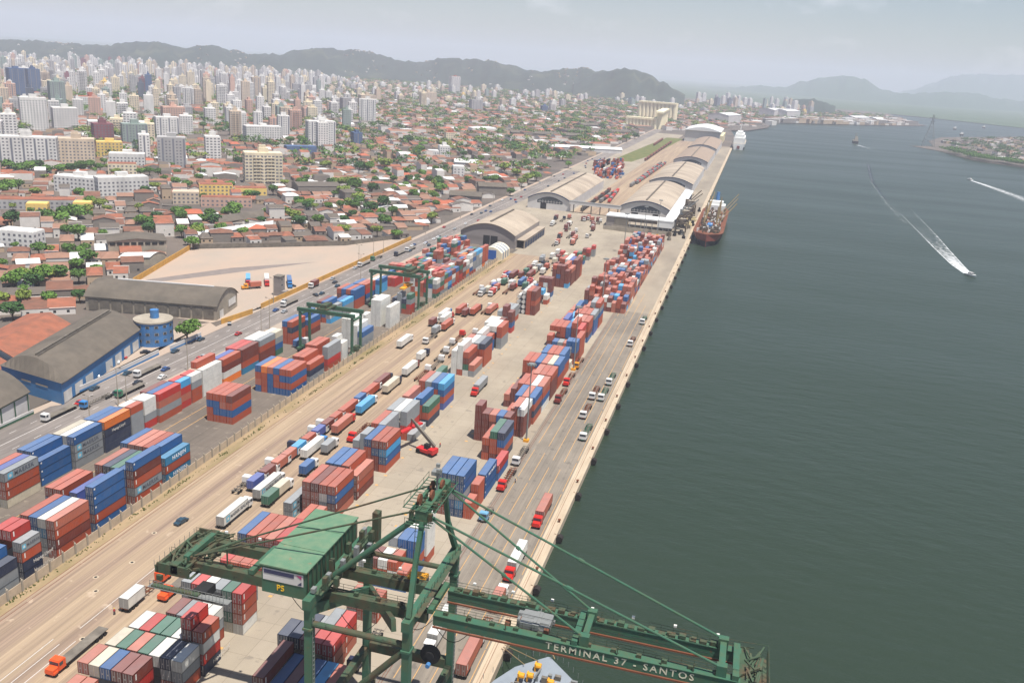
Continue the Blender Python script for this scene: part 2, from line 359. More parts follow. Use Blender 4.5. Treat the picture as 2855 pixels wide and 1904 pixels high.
ridge('mountains', [(1960,262),(2040,244),(2110,240),(2180,244),(2240,228),(2300,216),(2360,212),(2410,222),(2460,252),(2520,262),(2620,258),(2700,258),(2790,276),(2860,284),(2990,290)], 10500, 3000, HM2, rough=1.5, seed=7)
ridge('mountains', [(2440,270),(2550,250),(2650,214),(2740,206),(2800,212),(2880,208),(3000,215)], 16000, 4000, HM2, rough=2, seed=8)
ridge('hills', [(2190,296),(2220,278),(2260,277),(2300,286),(2330,298)], 4600, 700, HM, seed=9)
# ---------------------------------------------------------------- port sheds
ROOFB = mat('pale_sheet_roof', lin(176,162,144), .8, .1, .5, lin(132,118,104), .05, .7, stretch=(.3,1.2,1))
ROOFG = mat('grey_fibre_roof', lin(104,96,86), .9, .14, .3, lin(78,74,68), .08, .6, stretch=(1,1,1))
ROOFW = mat('white_sheet_roof', lin(216,216,214), .6, .04, .3)
WALLW = mat('white_render', lin(206,203,200), .8, .06, .3, lin(160,155,150), .15, .4)
WALLG = mat('grey_board_wall', lin(150,142,138), .85, .1, .8, lin(110,104,100), .12, .5, stretch=(.2,.2,2))
NAVY = mat('navy_trim', lin(52,66,90), .6, .1, 1)
def arch_shed(label, x0, x1, y0, y1, ze, zr, roofm, wallm, doors=(), style='white', name='warehouse', group='arched quay warehouses'):
    t = empty(name, ((x0+x1)/2, (y0+y1)/2, 0)); tag(t, label, 'warehouse', group)
    n = 16; prof = [(x0+(x1-x0)*i/n, ze+(zr-ze)*(1-(2*i/n-1)**2)) for i in range(n+1)]
    mb = MB(); mb.box(x0, x0+.4, y0+.3, y1-.3, 0, ze-.02); mb.box(x1-.4, x1, y0+.3, y1-.3, 0, ze-.02)
    for yy, s in ((y0, 1), (y1, -1)):
        mb.poly([(x0,yy,0)]+[(x1,yy,0)]+[(a,yy,b-.05) for a, b in reversed(prof)] if s == 1 else [(x1,yy,0),(x0,yy,0)]+[(a,yy,b-.05) for a, b in prof])
    wpart(mb, 'wall', wallm, t)
    mb = MB()
    for i in range(n):
        (a, za), (b, zb) = prof[i], prof[i+1]
        for q in (0, .25): mb.quad((a,y0-.9,za+q),(b,y0-.9,zb+q),(b,y1+.9,zb+q),(a,y1+.9,za+q))
        mb.quad((a,y0-.9,za),(b,y0-.9,zb),(b,y0-.9,zb+.25),(a,y0-.9,za+.25))
    rf = wpart(mb, 'roof', roofm, t)
    xm = (x0+x1)/2; mb = MB(); mb.box(xm-.7, xm+.7, y0+6, y1-4, zr+.26, zr+1.0); wpart(mb, 'ridge_vent', ROOFG if roofm is ROOFB else CONCD, rf)
    if style == 'white':
        mb = MB()
        for i in range(n):
            (a, za), (b, zb) = prof[i], prof[i+1]; mb.quad((a,y0-1.0,za-.5),(b,y0-1.0,zb-.5),(b,y0-1.0,zb+.45),(a,y0-1.0,za+.45))
            mb.quad((a,y0-1.0,za+.45),(b,y0-1.0,zb+.45),(b,y0-.2,zb+.45),(a,y0-.2,za+.45))
        wpart(mb, 'fascia', NAVY, t)
        mb = MB(); w2 = (x1-x0); m_ = 10
        arc = [(x0+w2*(.22+.6*i/m_), ze*.72+(zr-ze)*.86*math.sin(math.pi*(.08+.84*i/m_))) for i in range(m_+1)]
        mb.poly([(arc[0][0],y0-.06,ze*.62),(arc[-1][0],y0-.06,ze*.62)]+[(a,y0-.06,b) for a, b in reversed(arc)])
        wpart(mb, 'window_band', GLASS, t)
        mb = MB()
        for k in range(1, 9):
            xx = x0+w2*(.22+.6*k/9); mb.box(xx-.12, xx+.12, y0-.16, y0-.08, ze*.62, ze*.62+2.6)
        mb.box(x0+w2*.24, x0+w2*.80, y0-.15, y0-.09, ze*.62+1.2, ze*.62+1.4); wpart(mb, 'window_grid', WALLW, t)
    for (a, b, h) in doors:
        mb = MB(); mb.box(a, b, y0-.08, y0+.1, .02, h); wpart(mb, 'door', DARK, t)
    return t
s1 = arch_shed('grey timber-fronted arched warehouse with wide dark doorway behind the striped tent', -193, -152.5, 600, 672, 9, 16, ROOFB, WALLG, [(-176,-171.2,7.5),(-170.6,-165.5,7.5)], 'plain')
mb = MB(); mb.box(-152.4, -146.5, 604, 668, 5.6, 6.0); mb.box(-147.2, -146.8, 604, 668, 0, 5.5); mb.box(-184, -179, 599.4, 599.9, .0, .1); wpart(mb, 'canopy', ROOFB, s1)
mb = MB()
for k in range(8): mb.box(-146.7, -146.5, 606+k*7.6, 611.5+k*7.6, .3, 4.3)
wpart(mb, 'loading_doors', NAVY, s1)
s2 = arch_shed('beige-roofed white-fronted arched warehouse between the avenue and the rail yard', -192, -152.5, 792, 974, 9, 15, ROOFB, WALLW, [(-180,-174.5,6)])
s3 = arch_shed('long beige-roofed white-fronted warehouse nearest the moored red ship', -107, -63.5, 792, 962, 10, 16, ROOFB, WALLW, [(-97,-91,5.5),(-78,-73,5.5)])
s4 = arch_shed('beige arched warehouse with navy fascia, second of the waterfront row', -106.5, -58.5, 1003, 1205, 10, 16, ROOFB, WALLW, [(-84,-77,5.5)])
s5 = arch_shed('grey-brown arched warehouse with white front, third of the waterfront row', -106, -58.5, 1285, 1490, 10, 16, mat('brown_sheet_roof', lin(150,132,116), .85, .08, .2), WALLW, [(-85,-78,5.5)])
s6 = arch_shed('twin-ridged brown warehouse fourth along the waterfront, before the big box shed', -106, -58.5, 1535, 1760, 10, 16, mat('brown_sheet_roof', lin(150,132,116)), WALLW, [(-85,-78,5.5)])
# white lean-to beside shed 3 and transverse loading canopy
t = empty('loading_annex', (-84, 745, 0)); tag(t, 'white flat-roofed loading annex across the front of the waterfront warehouse', 'annex')
mb = MB(); mb.box(-111, -55.4, 738, 756, 8.2, 9.2); mb.box(-68, -55.6, 738.2, 755, 3.2, 8.1); wpart(mb, 'roof', ROOFW, t)
mb = MB(); mb.box(-110.5, -69, 746, 747, 4.2, 8.1); mb.box(-110.6, -104, 739, 755, 0, 8.1); wpart(mb, 'wall', WALLG, t)
mb = MB(); mb.box(-103.9, -92, 739.5, 740, 0, 7.2); wpart(mb, 'screen', CONC, t)
for k in range(9): mb = MB(); mb.box(-91+k*4.6, -90.4+k*4.6, 738.6, 739.2, 0, 8.1); wpart(mb, 'post', STEEL, t)
t = empty('lean_to', (-59.5, 870, 0)); tag(t, 'long white lean-to roof along the quay side of the nearest waterfront warehouse', 'lean-to')
mb = MB(); mb.quad((-63.4,757,9.6),(-55,757,8.2),(-55,965,8.2),(-63.4,965,9.6)); mb.quad((-55,757,8.2),(-55,757,7.8),(-55,965,7.8),(-55,965,8.2)); wpart(mb, 'roof', ROOFW, t)
mb = MB(); mb.box(-56.5, -56.1, 758, 964, 0, 7.7); wpart(mb, 'wall', NAVY, t)
# enclosed conveyor gallery
t = empty('conveyor_gallery', (-129.5, 790, 0)); tag(t, 'raised white conveyor gallery linking the two white-fronted warehouses', 'conveyor')
mb = MB(); mb.bar((-153,791,8.6), (-106,788.5,8.6), 3, 2.6); wpart(mb, 'gallery', WALLW, t)
mb = MB(); mb.bar((-153,791,10.05), (-106,788.5,10.05), 3.4, .25); wpart(mb, 'roof', STEEL, t)
for k in range(6): mb = MB(); x = -149+k*8; mb.box(x, x+.5, 788.5, 789, 0, 7.3); mb.box(x, x+.5, 791, 791.5, 0, 7.3); wpart(mb, 'trestle', CONCD, t)
# big pale box shed and far ones
t = empty('warehouse', (-100, 1890, 0)); tag(t, 'tall pale grey box warehouse with shallow curved roof beside the white ship', 'warehouse')
mb = MB(); mb.box(-134, -66, 1820, 1962, 0, 22); wpart(mb, 'wall', mat('pale_grey_cladding', lin(188,188,184), .7, .05, .1), t)
mb = MB()
for i in range(10):
    a = -135+i*7; za = 22.1+7*math.sin(math.pi*i/10); zb = 22.1+7*math.sin(math.pi*(i+1)/10)
    mb.quad((a,1817,za),(a+7,1817,zb),(a+7,1965,zb),(a,1965,za)); mb.poly([(a,1817,22.05),(a+7,1817,22.05),(a+7,1817,zb),(a,1817,za)])
wpart(mb, 'roof', ROOFW, t)
mb = MB(); mb.box(-66, -61, 1822, 1960, 0, 15); wpart(mb, 'side_gallery', CREAM, t)
# grain silos
SIL = mat('silo_cream', lin(240,228,192), .8, .04, .1); SILG = mat('silo_grey', lin(150,148,142), .85, .08, .1)
def silos(label, x0, y0, x1, y1, n, h, r, m, rows=1, cap=True):
    t = empty('grain_silo', ((x0+x1)/2, (y0+y1)/2, 0)); tag(t, label, 'silo')
    dx, dy = (x1-x0)/(n-1), (y1-y0)/(n-1); q = math.hypot(dx, dy)
    for k in range(n):
        for j in range(rows):
            mb = MB(); cx, cy = x0+dx*k-dy/q*2*r*j, y0+dy*k+dx/q*2*r*j; mb.tube((cx,cy,0), (cx,cy,h), r, n=14); wpart(mb, 'silo_cell', m, t)
    if cap:
        mb = MB(); mb.bar((x0-dx*.4-dy/q*r*(rows-1),y0-dy*.4+dx/q*r*(rows-1),h+2.2), (x1+dx*.4-dy/q*r*(rows-1),y1+dy*.4+dx/q*r*(rows-1),h+2.2), 2.2*r*rows, 4.2); wpart(mb, 'head_house', m, t)
    return t
silos('tall cream grain silo block with white ribbed face', -318, 2560, -222, 2545, 10, 44, 5.6, SIL, 2)
silos('lower cream ribbed silo block in front of the tall one', -292, 2135, -226, 2125, 9, 20, 4.6, SIL, 2)
silos('corner group of cream silo towers at the avenue end', -219, 2135, -226, 2330, 5, 36, 8, SIL, 1)
# striped tent
TW = mat('tent_cream', lin(226,216,190), .7, .05, .5); TB = mat('tent_blue', lin(46,96,170), .6, .05, .5)
t = empty('storage_tent', (-158, 566, 0)); tag(t, 'white and grey striped storage tent with blue doorway beside the rail line', 'tent')
mb = MB(); n = 10; x0, x1 = -164, -150.5
ribs = [(x0+(x1-x0)*i/n, 4.6+3.6*math.sin(math.pi*i/n)**.8 if 0 < i < n else 4.6) for i in range(n+1)]
y = 558
for k in range(7):
    mi = k % 2
    for i in range(n):
        (a, za), (b, zb) = ribs[i], ribs[i+1]; mb.quad((a,y,za),(b,y,zb),(b,y+2.9,zb),(a,y+2.9,za), mi)
    mb.quad((x1,y,0),(x1,y+2.9,0),(x1,y+2.9,4.6),(x1,y,4.6), mi); mb.quad((x0,y,0),(x0,y+2.9,0),(x0,y+2.9,4.6),(x0,y,4.6), mi); y += 2.9
mb.poly([(x0,558,0),(x1,558,0)]+[(a,558,z) for a, z in reversed(ribs)], 0)
wpart(mb, 'canvas', [TW, mat('tent_grey', lin(140,148,158), .7, .05, .5)], t)
mb = MB(); mb.box(-160, -154.2, 557.8, 557.95, 0, 6.2); wpart(mb, 'doorway', TB, t)
# ---------------------------------------------------------------- left-side warehouses
def gable(name, label, cat, c0, u, v, ze, zr, roofm, wallm, arch=False, over=.6, group=None, hip=0):
    """c0 corner, u vector along the gable end, v vector along the ridge direction."""
    c0 = Vector((*c0,0)); u = Vector((*u,0)); v = Vector((*v,0)); ctr = c0+u/2+v/2
    t = empty(name, tuple(ctr)); tag(t, label, cat, group)
    n = 12 if arch else 2
    pr = [(i/n, ze+(zr-ze)*(math.sin(math.pi*i/n)**.8 if arch else 1-abs(2*i/n-1))) for i in range(n+1)]
    mb = MB(); P = lambda a, b, z: tuple(c0+u*a+v*b+Vector((0,0,z)))
    mb.quad(P(0,0,0), P(0,1,0), P(0,1,ze), P(0,0,ze)); mb.quad(P(1,0,0), P(1,1,0), P(1,1,ze), P(1,0,ze))
    for b in (0, 1):
        if b == 0 and hip: mb.quad(P(0,0,0), P(1,0,0), P(1,0,ze+.1), P(0,0,ze+.1))
        else: mb.poly([P(0,b,0), P(1,b,0)]+[P(a,b,z-.03) for a, z in reversed(pr)])
    wpart(mb, 'wall', wallm, t)
    mb = MB(); e = over/v.length; f = over/u.length
    for i in range(n):
        (a, za), (b, zb) = pr[i], pr[i+1]
        if i == 0: za -= .2; a -= f
        if i == n-1: zb -= .2; b += f
        if hip:
            mb.quad(P(a,hip,za+.05), P(b,hip,zb+.05), P(b,1+e,zb+.05), P(a,1+e,za+.05)); mb.quad(P(a,-e,ze+.12), P(b,-e,ze+.12), P(b,hip,zb+.05), P(a,hip,za+.05))
        else:
            mb.quad(P(a,-e,za+.05), P(b,-e,zb+.05), P(b,1+e,zb+.05), P(a,1+e,za+.05)); mb.quad(P(a,-e,za-.2), P(b,-e,zb-.2), P(b,-e,zb+.05), P(a,-e,za+.05))
        if i in (0, n-1):
            q = (a, za) if i == 0 else (b, zb); mb.quad(P(q[0],-e,q[1]-.2), P(q[0],1+e,q[1]-.2), P(q[0],1+e,q[1]+.05), P(q[0],-e,q[1]+.05))
    r = wpart(mb, 'roof', roofm, t); return t, r, P
BW = mat('blue_wall', lin(72,128,180), .7, .08, .15, lin(84,110,140), .12, .5)
t, r, P = gable('blue_warehouse', 'long blue-walled warehouse with curved grey roof beside the avenue', 'warehouse', (-222,243.5), (-31,6), (-16.5,64), 8.2, 13.6, ROOFG, BW, True, hip=.045)
mb = MB(); mb.bar(P(.5,.07,14.1), P(.5,.97,14.1), .5, .8); mb.bar(P(.46,.07,13.9), P(.46,.97,13.9), .25, .5); wpart(mb, 'ridge_vent', CONCD, r)
mb = MB(); 
for k in range(8):
    if k == 3: continue
    a = k/8+.015; b = a+.088; mb.quad(P(-.004,a,.2), P(-.004,b,.2), P(-.004,b,4.4), P(-.004,a,4.4))
    wpart(mb, 'loading_door', WHITE, t); mb = MB()
mb = MB(); mb.quad(P(.22,-.003,4.9), P(.42,-.003,4.9), P(.42,-.003,5.5), P(.22,-.003,5.5)); mb.quad(P(.50,-.003,4.9), P(.66,-.003,4.9), P(.66,-.003,5.5), P(.50,-.003,5.5)); wpart(mb, 'window_strip', CONC, t)
t, r, P = gable('grey_warehouse', 'long grey gable-roofed warehouse beside the sandy lot', 'warehouse', (-233,356), (-5,26), (-62,-12.5), 7.2, 12.5, ROOFG, CONC, True)
for k in range(11): mb = MB(); a = .02+k*.088; mb.quad(P(-.01,a,.8), P(-.01,a+.075,.8), P(-.01,a+.075,6), P(-.01,a,6)); wpart(mb, 'bay_panel', CONCD, t)
mb = MB(); mb.bar(P(.52,.1,12.9), P(.52,.85,12.9), .8, .5); wpart(mb, 'ridge_light', WALLW, r)
mb = MB(); mb.quad(P(.55,-.004,3), P(.9,-.004,3), P(.9,-.004,6.4), P(.55,-.004,6.4)); mb.quad(P(.12,-.004,.1), P(.3,-.004,.1), P(.3,-.004,4), P(.12,-.004,4)); wpart(mb, 'door', WHITE, t)
t, r, P = gable('white_warehouse', 'white warehouse with green base at the left edge, beside the avenue', 'warehouse', (-227,233.8), (-28,5), (5,-34), 7.6, 12.5, ROOFG, WALLW, True)
mb = MB(); mb.quad(P(-.005,0,.05), P(-.005,1,.05), P(-.005,1,.6), P(-.005,0,.6)); mb.quad(P(-.005,0,6.6), P(-.005,1,6.6), P(-.005,1,7.3), P(-.005,0,7.3)); wpart(mb, 'green_band', GRN, t)
for k in range(5): mb = MB(); mb.quad(P(-.007,k*.2+.01,.6), P(-.007,k*.2+.03,.6), P(-.007,k*.2+.03,6.6), P(-.007,k*.2+.01,6.6)); wpart(mb, 'pilaster', GRN, t)
# low white perimeter walls along the avenue
for (lab, pts, h, m) in (('low white and blue wall before the blue warehouse', [(-225.2,246),(-225.0,262),(-225.6,283),(-226.2,303)], 2.3, WALLW),
                         ('low white wall with blue foot beside the round blue tower', [(-225,309),(-224.8,331)], 2.3, WALLW),
                         ('green-footed white garden wall at the left edge', [(-224.6,180),(-224.8,233)], 1.6, WALLW)):
    mb = MB(); 
    for a, b in zip(pts, pts[1:]): mb.bar((*a,h/2+.1), (*b,h/2+.1), .25, h)
    o = wthing(mb, 'wall', m, (*pts[0], 0)); tag(o, lab, 'wall')
    mb = MB()
    for a, b in zip(pts, pts[1:]): mb.bar((a[0]+.16,a[1],.5), (b[0]+.16,b[1],.5), .06, .8)
    wpart(mb, 'painted_foot', GRN if 'green' in lab else BW, o)
# round tower
t = empty('round_building', (-238, 316.5, 0)); tag(t, 'round blue three-storey tower building with flat roof and tank', 'building')
mb = MB(); mb.tube((-238,316.5,0), (-238,316.5,10.2), 7.8, n=30); wpart(mb, 'wall', BLUEW, t)
mb = MB(); mb.tube((-238,316.5,10.2), (-238,316.5,10.8), 8.1, n=30); wpart(mb, 'roof', CONC, t)
mb = MB(); mb.tube((-238,317.5,10.7), (-238,317.5,14.4), 1.8, n=14); wpart(mb, 'tank', BLUEW, t)
for fl in range(3):
    for k in range(9):
        a = R(-150+k*26); 
        p = Vector((-238+7.79*math.cos(a), 316.5+7.79*math.sin(a), 2.0+fl*3.1)); tn = Vector((-math.sin(a), math.cos(a), 0)); nn = Vector((math.cos(a), math.sin(a), 0))
        mb = MB(); q = p+nn*.05
        mb.quad(q-tn*.8, q+tn*.8, q+tn*.8+Vector((0,0,1.2)), q-tn*.8+Vector((0,0,1.2))); f = wpart(mb, 'window', CONC, t)
        mb = MB(); q = p+nn*.09
        mb.quad(q-tn*.62+Vector((0,0,.15)), q+tn*.62+Vector((0,0,.15)), q+tn*.62+Vector((0,0,1.05)), q-tn*.62+Vector((0,0,1.05))); wpart(mb, 'pane', GLASS, f)
# small white cabin building in sandy lot, concrete factory, white arch store, tank
t = empty('gatehouse', (-230.5, 414, .1)); tag(t, 'narrow two-storey white gatehouse with side stair beside the avenue lot', 'building')
mb = MB(); mb.box(-233, -229, 409, 413.5, .1, 10.4); mb.box(-229, -226.6, 409.4, 413, .1, 2.8); wpart(mb, 'wall', WALLG, t); mb = MB(); mb.box(-233.2, -228.8, 408.8, 413.7, 10.4, 10.7); wpart(mb, 'roof', CONCD, t)
mb = MB()
for z in (2.2, 5.4, 8.4): mb.box(-228.98, -228.92, 410, 411, z, z+1)
wpart(mb, 'window', GLASS, t)
t, r, P = gable('factory', 'grey concrete factory with dark clerestory strip beside the yellow wall', 'factory', (-332.5,458.5), (-25,-20), (-14,16), 10, 11.5, ROOFG, CONC)
mb = MB()
for k in range(8): mb.quad(P(.04+k*.12,-.01,7.6), P(.13+k*.12,-.01,7.6), P(.13+k*.12,-.01,9.2), P(.04+k*.12,-.01,9.2))
wpart(mb, 'clerestory', DARK, t)
t, r, P = gable('arched_store', 'small store with bright white arched roof before the grey factory', 'building', (-340,426), (3,10), (13,9), 5, 7, ROOFW, CONC, True)
# yellow lot walls
YW = mat('yellow_wall_paint', lin(206,156,72), .8, .12, .4, lin(150,120,80), .3, .5)
for lab, pts, h in (('long yellow wall between the avenue and sandy lot', [(-226,384),(-226.3,480),(-226.6,590)], 2.6), ('yellow wall along the town side of the sandy lot', [(-308,395),(-333,483)], 3.2),
                    ('short yellow wall by the grey warehouse gate', [(-228,352),(-224.8,374)], 2.6), ('brown wall along the far side of the sandy lot', [(-333,485),(-257,547),(-235,590)], 3.0)):
    mb = MB()
    for a, b in zip(pts, pts[1:]): mb.bar((*a,h/2), (*b,h/2), .3, h)
    o = wthing(mb, 'wall', CONCD if 'brown' in lab else YW, (*pts[0], 0)); tag(o, lab, 'wall')
# ---------------------------------------------------------------- concrete panel fence between terminal and yard road
def fx(y): return -150.3 - max(0, min(2.2, (y-150)*.017))
t = empty('panel_fence', (-151, 280, 0)); tag(t, 'pale concrete panel fence with posts between container terminal and dusty road', 'fence')
mb = MB(); y = 112
while y < 556:
    mb.bar((fx(y),y,1.25), (fx(y+4),y+4,1.25), .12, 2.5); y += 4.4
wpart(mb, 'panels', mat('fence_concrete', lin(190,172,148), .9, .1, .6, lin(150,136,118), .5, .5), t)
y = 112; k = 0
while y < 556 and k < 100:
    mb = MB(); mb.box(fx(y)-.14, fx(y)+.2, y-.2, y+.2, 0, 3.1); mb.bar((fx(y),y,3.1), (fx(y)-.35,y,3.5), .1); wpart(mb, 'post', CONC, t); y += 4.4; k += 1

# ---------------------------------------------------------------- rail wagons
WG = [mat('wagon_'+n, lin(*c), .8, .15, .6) for n, c in (('black',(52,50,50)),('oxide',(120,72,62)),('red',(176,60,54)),('grey',(120,118,116)))]
WGP = []
for k in range(4):
    t = empty('freight_wagon', (0,-3000,0)); q = MB(); q.box(-1.4, 1.4, -6, 6, 1.1, 2.9+(k % 2)*.8); q.box(-1.25, 1.25, -5.8, 5.8, 2.9+(k % 2)*.8, 3.1+(k % 2)*.8); part(q, 'body', WG[k], t)
    for yy in (-4.4, -3.2, 3.2, 4.4): q = MB(); q.tube((-.9,yy,.5), (.9,yy,.5), .48, n=9); part(q, 'wheelset', DARK, t)
    WGP.append([t, False])
rk = []
def wagon(x, y, k, a, where):
    p = WGP[k]
    if not p[1]: t = p[0]; t.location = (x,y,0); t.rotation_euler = (0,0,a); p[1] = True
    else: t = dup(p[0], (x,y,0), a)
    tag(t, None, 'wagon', 'freight wagons '+where); rk.append((t, '%s freight wagon %s' % (['black','oxide-brown','red','grey'][k], where), x, y))
def train(p0, p1, ks, where):
    a = Vector(p0); b = Vector(p1); n = int((b-a).length/13); an = math.atan2(-(b-a).x, (b-a).y)
    for i in range(n): c = a.lerp(b, (i+.5)/n); wagon(c.x, c.y, ks[i % len(ks)], an, where)
f2 = lambda x, y: at(952+x*.405, y*.405)
train((-143,800), (-143,960), [0,0,1], 'beside the avenue-side arched warehouse'); train(f2(1840,1400), f2(1905,1315), [2,3,2], 'in the middle of the rail yard'); train(f2(1780,1400), f2(1880,1330), [3,0,2], 'in the middle of the rail yard')
train(f2(2090,1110), f2(2270,985), [1,0,1], 'on the far grass verge'); train(f2(2150,1005), f2(2210,965), [1], 'at the far end of the grass verge'); train(f2(1990,1290), f2(2200,1130), [3,3,0,2], 'beside the far warehouses'); train(f2(2030,1270), f2(2230,1130), [3,2,3], 'beside the far warehouses')
rank(rk, '{k}, {n}')
# ---------------------------------------------------------------- grain handling gear on the quay by the red ship
HGM = mat('dusty_machinery', lin(104,92,78), .85, .25, .6, lin(60,54,48), .5, .6); ur = random.Random(12); rk = []
for (y, h) in ((742,15),(768,19),(796,17),(822,21),(850,16)):
    t = empty('unloading_hopper', (-49, y, 0)); q = MB()
    for a in (-4, 4):
        for b in (-4, 4): q.box(a-.35, a+.35, b-.35, b+.35, 0, h*.55)
    q.box(-4.4, 4.4, -4.4, 4.4, h*.32, h*.32+.5); q.box(-4.4, 4.4, -4.4, 4.4, h*.55, h*.55+.6); part(q, 'frame', HGM, t)
    q = MB(); q.tube((0,0,h*.36), (0,0,h*.8), 1.2, 4.2, 10); part(q, 'hopper', CONC, t)
    q = MB(); q.box(-3.8, -1, -3, 0, h*.6, h*.85); q.box(1.5, 3.6, .5, 3.4, h*.6, h*.75); q.bar((-3,1,h*.6), (9,3,h*1.25), .7); q.bar((-3,-1,h*.7), (3,-2,h*1.1), .5); part(q, 'gear', STEEL if y % 4 == 0 else HGM, t)
    tag(t, None, 'hopper', 'grain unloading gear on the quay'); rk.append((t, 'dusty brown unloading hopper with inclined boom beside the red ship', -49, y))
rank(rk, '{k}, {n}'); rk = []
for k in range(34):
    y = ur.uniform(700, 880); x = ur.uniform(-55, -42) if y > 760 else ur.uniform(-60,-44); 
    t = empty('cargo_heap', (x, y, 0), ur.random()*3); q = MB(); s = ur.uniform(1, 2.6)
    q.box(-s, s, -s*.7, s*.7, 0, ur.uniform(1.2,3)); q.box(-s*.5, s*.6, -s*.5, s*.4, 1.0, ur.uniform(3,4.4)); part(q, 'bulk', ur.choice([HGM, CONCD, DARK, CREAM, STEEL]), t); tag(t, None, 'equipment', 'equipment on the quay by the red ship'); rk.append((t, 'piece of quay equipment beside the red ship', x, y))
rank(rk, '{k}, {n}')
for (x0, x1, y0) in ((-104,-56,722),(-110,-84,716)):
    mb = MB(); mb.bar((x0,y0+5,1.6), (x1,y0,1.6), .4, 3.2); o = wthing(mb, 'wall', CONC, (x0,y0,0)); tag(o, 'pale concrete wall dividing container yard from grain warehouse, %s part' % ('long' if x0 == -104 else 'short'), 'wall')
# ---------------------------------------------------------------- town
GA = R(40); ca, sa = math.cos(GA), math.sin(GA)
def rot(x, y): return (ca*x-sa*y, sa*x+ca*y)
def irot(x, y): return (ca*x+sa*y, -sa*x+ca*y)
ROOFS = [mat('terracotta_roof', lin(154,96,74), .9, .18, .15, lin(104,80,68), .2, .6), mat('brown_tile_roof', lin(126,88,72), .9, .22, .15, lin(96,76,66), .2, .6),
         mat('fibre_cement_roof', lin(104,96,88), .9, .15, .2, lin(84,78,72), .2, .5), mat('white_metal_roof', lin(206,205,202), .7, .06, .2), mat('rust_red_roof', lin(172,98,74), .9, .12, .15), mat('faded_tile_roof', lin(150,114,96), .9, .14, .15, lin(120,98,84), .2, .5)]
RNAME = ['terracotta', 'brown-tiled', 'grey-roofed', 'white-roofed', 'red-roofed', 'faded-tile']
WALLS = [mat('house_white', lin(216,210,202), .85, .1, .3), mat('house_cream', lin(184,162,136), .85, .1, .3), mat('house_grey', lin(132,124,116), .85, .1, .3)]
TOWERW = [mat('tower_'+n, lin(*c), .8, .05, .03, lin(*[x*.78 for x in c]), .15, .5, objvar=.08, stretch=(1,1,.3)) for n, c in (('white',(222,219,214)), ('cream',(226,212,184)), ('beige',(204,186,164)), ('grey',(176,174,172)), ('pinkish',(206,170,152)), ('dark',(96,104,118)), ('teal',(150,164,156)), ('purple',(140,92,98)), ('yellow',(232,200,120)), ('glass_blue',(84,106,140)))]
WIN = mat('tower_window', lin(112,112,118), .5, .1, .3)
STRIPE = mat('tower_stripe', lin(120,122,130), .7, .05, .3)
OCC = set()
def occ(x, y, w, d, ang, add=True, cell=9):
    c, s = math.cos(ang), math.sin(ang); S = set(); nx = max(1, int(w/cell)+1); ny = max(1, int(d/cell)+1)
    for i in range(nx+1):
        for j in range(ny+1):
            a, b = (i/nx-.5)*w, (j/ny-.5)*d; S.add((round((x+c*a-s*b)/cell), round((y+s*a+c*b)/cell)))
    hit = bool(S & OCC)
    if add: OCC.update(S)
    return hit
def tower_mesh(w, d, h, wm_, style, r):
    """wall mesh (windows as facade pattern in slot 1), roof box mesh; origin at base centre"""
    mb = MB(); mb.box(-w/2, w/2, -d/2, d/2, 0, h, 0)
    fl = int(h/3.05)
    for face in range(4):
        L_ = w if face % 2 == 0 else d; off = d/2 if face % 2 == 0 else w/2
        nb = max(2, int(L_/3.3)); s_ = [0, 1, 0, 1][face]
        if style == 'slab' and face % 2 == 1: continue
        for b_ in range(nb):
            a0 = -L_/2+(b_+.5)*L_/nb
            if style == 'stripe' and b_ % 3 == 1:
                q = [(a0-.9, .2), (a0+.9, .2), (a0+.9, h-1), (a0-.9, h-1)]; mi = 2; quads = [q]
            else:
                ww = .78 if style != 'balcony' else 1.15; mi = 1
                quads = [[(a0-ww, z), (a0+ww, z), (a0+ww, z+1.35), (a0-ww, z+1.35)] for z in [1.0+k*3.05 for k in range(fl)] if z+1.5 < h]
            for q in quads:
                P = []
                for a, z in q:
                    e = off+.06
                    P.append({0: (a,-e,z), 1: (e,a,z), 2: (-a,e,z), 3: (-e,-a,z)}[face])
                mb.quad(*P, mi)
    if style == 'balcony':
        for k in range(1, fl): mb.box(-w*.28, -w*.05, -d/2-1.0, -d/2, k*3.05, k*3.05+1.0, 0); mb.box(w*.05, w*.28, -d/2-1.0, -d/2, k*3.05, k*3.05+1.0, 0)
    rb = MB(); rb.box(-w/2+.3, w/2-.3, -d/2+.3, d/2-.3, h+.01, h+.5)
    if h > 11: rb.box(-min(w*.18,4), min(w*.2,5), -d*.25, d*.2, h+.5, h+3.2+r.random()*2)
    if h > 22 and r.random() < .6: rb.box(-w*.1, w*.08, -d*.15, d*.1, h+3, h+7)
    return mb, rb
TINFO = ['white','cream','beige','grey','pinkish','dark grey','grey-green','purple','yellow','blue glass']
def tower(name, x, y, w, d, h, ci, style, ang, label=None, cat='building', roofm=None):
    mb, rb = tower_mesh(w, d, h, None, style, rnd); t = empty(name, (x, y, 0), ang)
    part(mb, 'wall', [TOWERW[ci], WIN, STRIPE], t); part(rb, 'rooftop', [roofm or TOWERW[ci]], t)
    tag(t, label, cat); return t
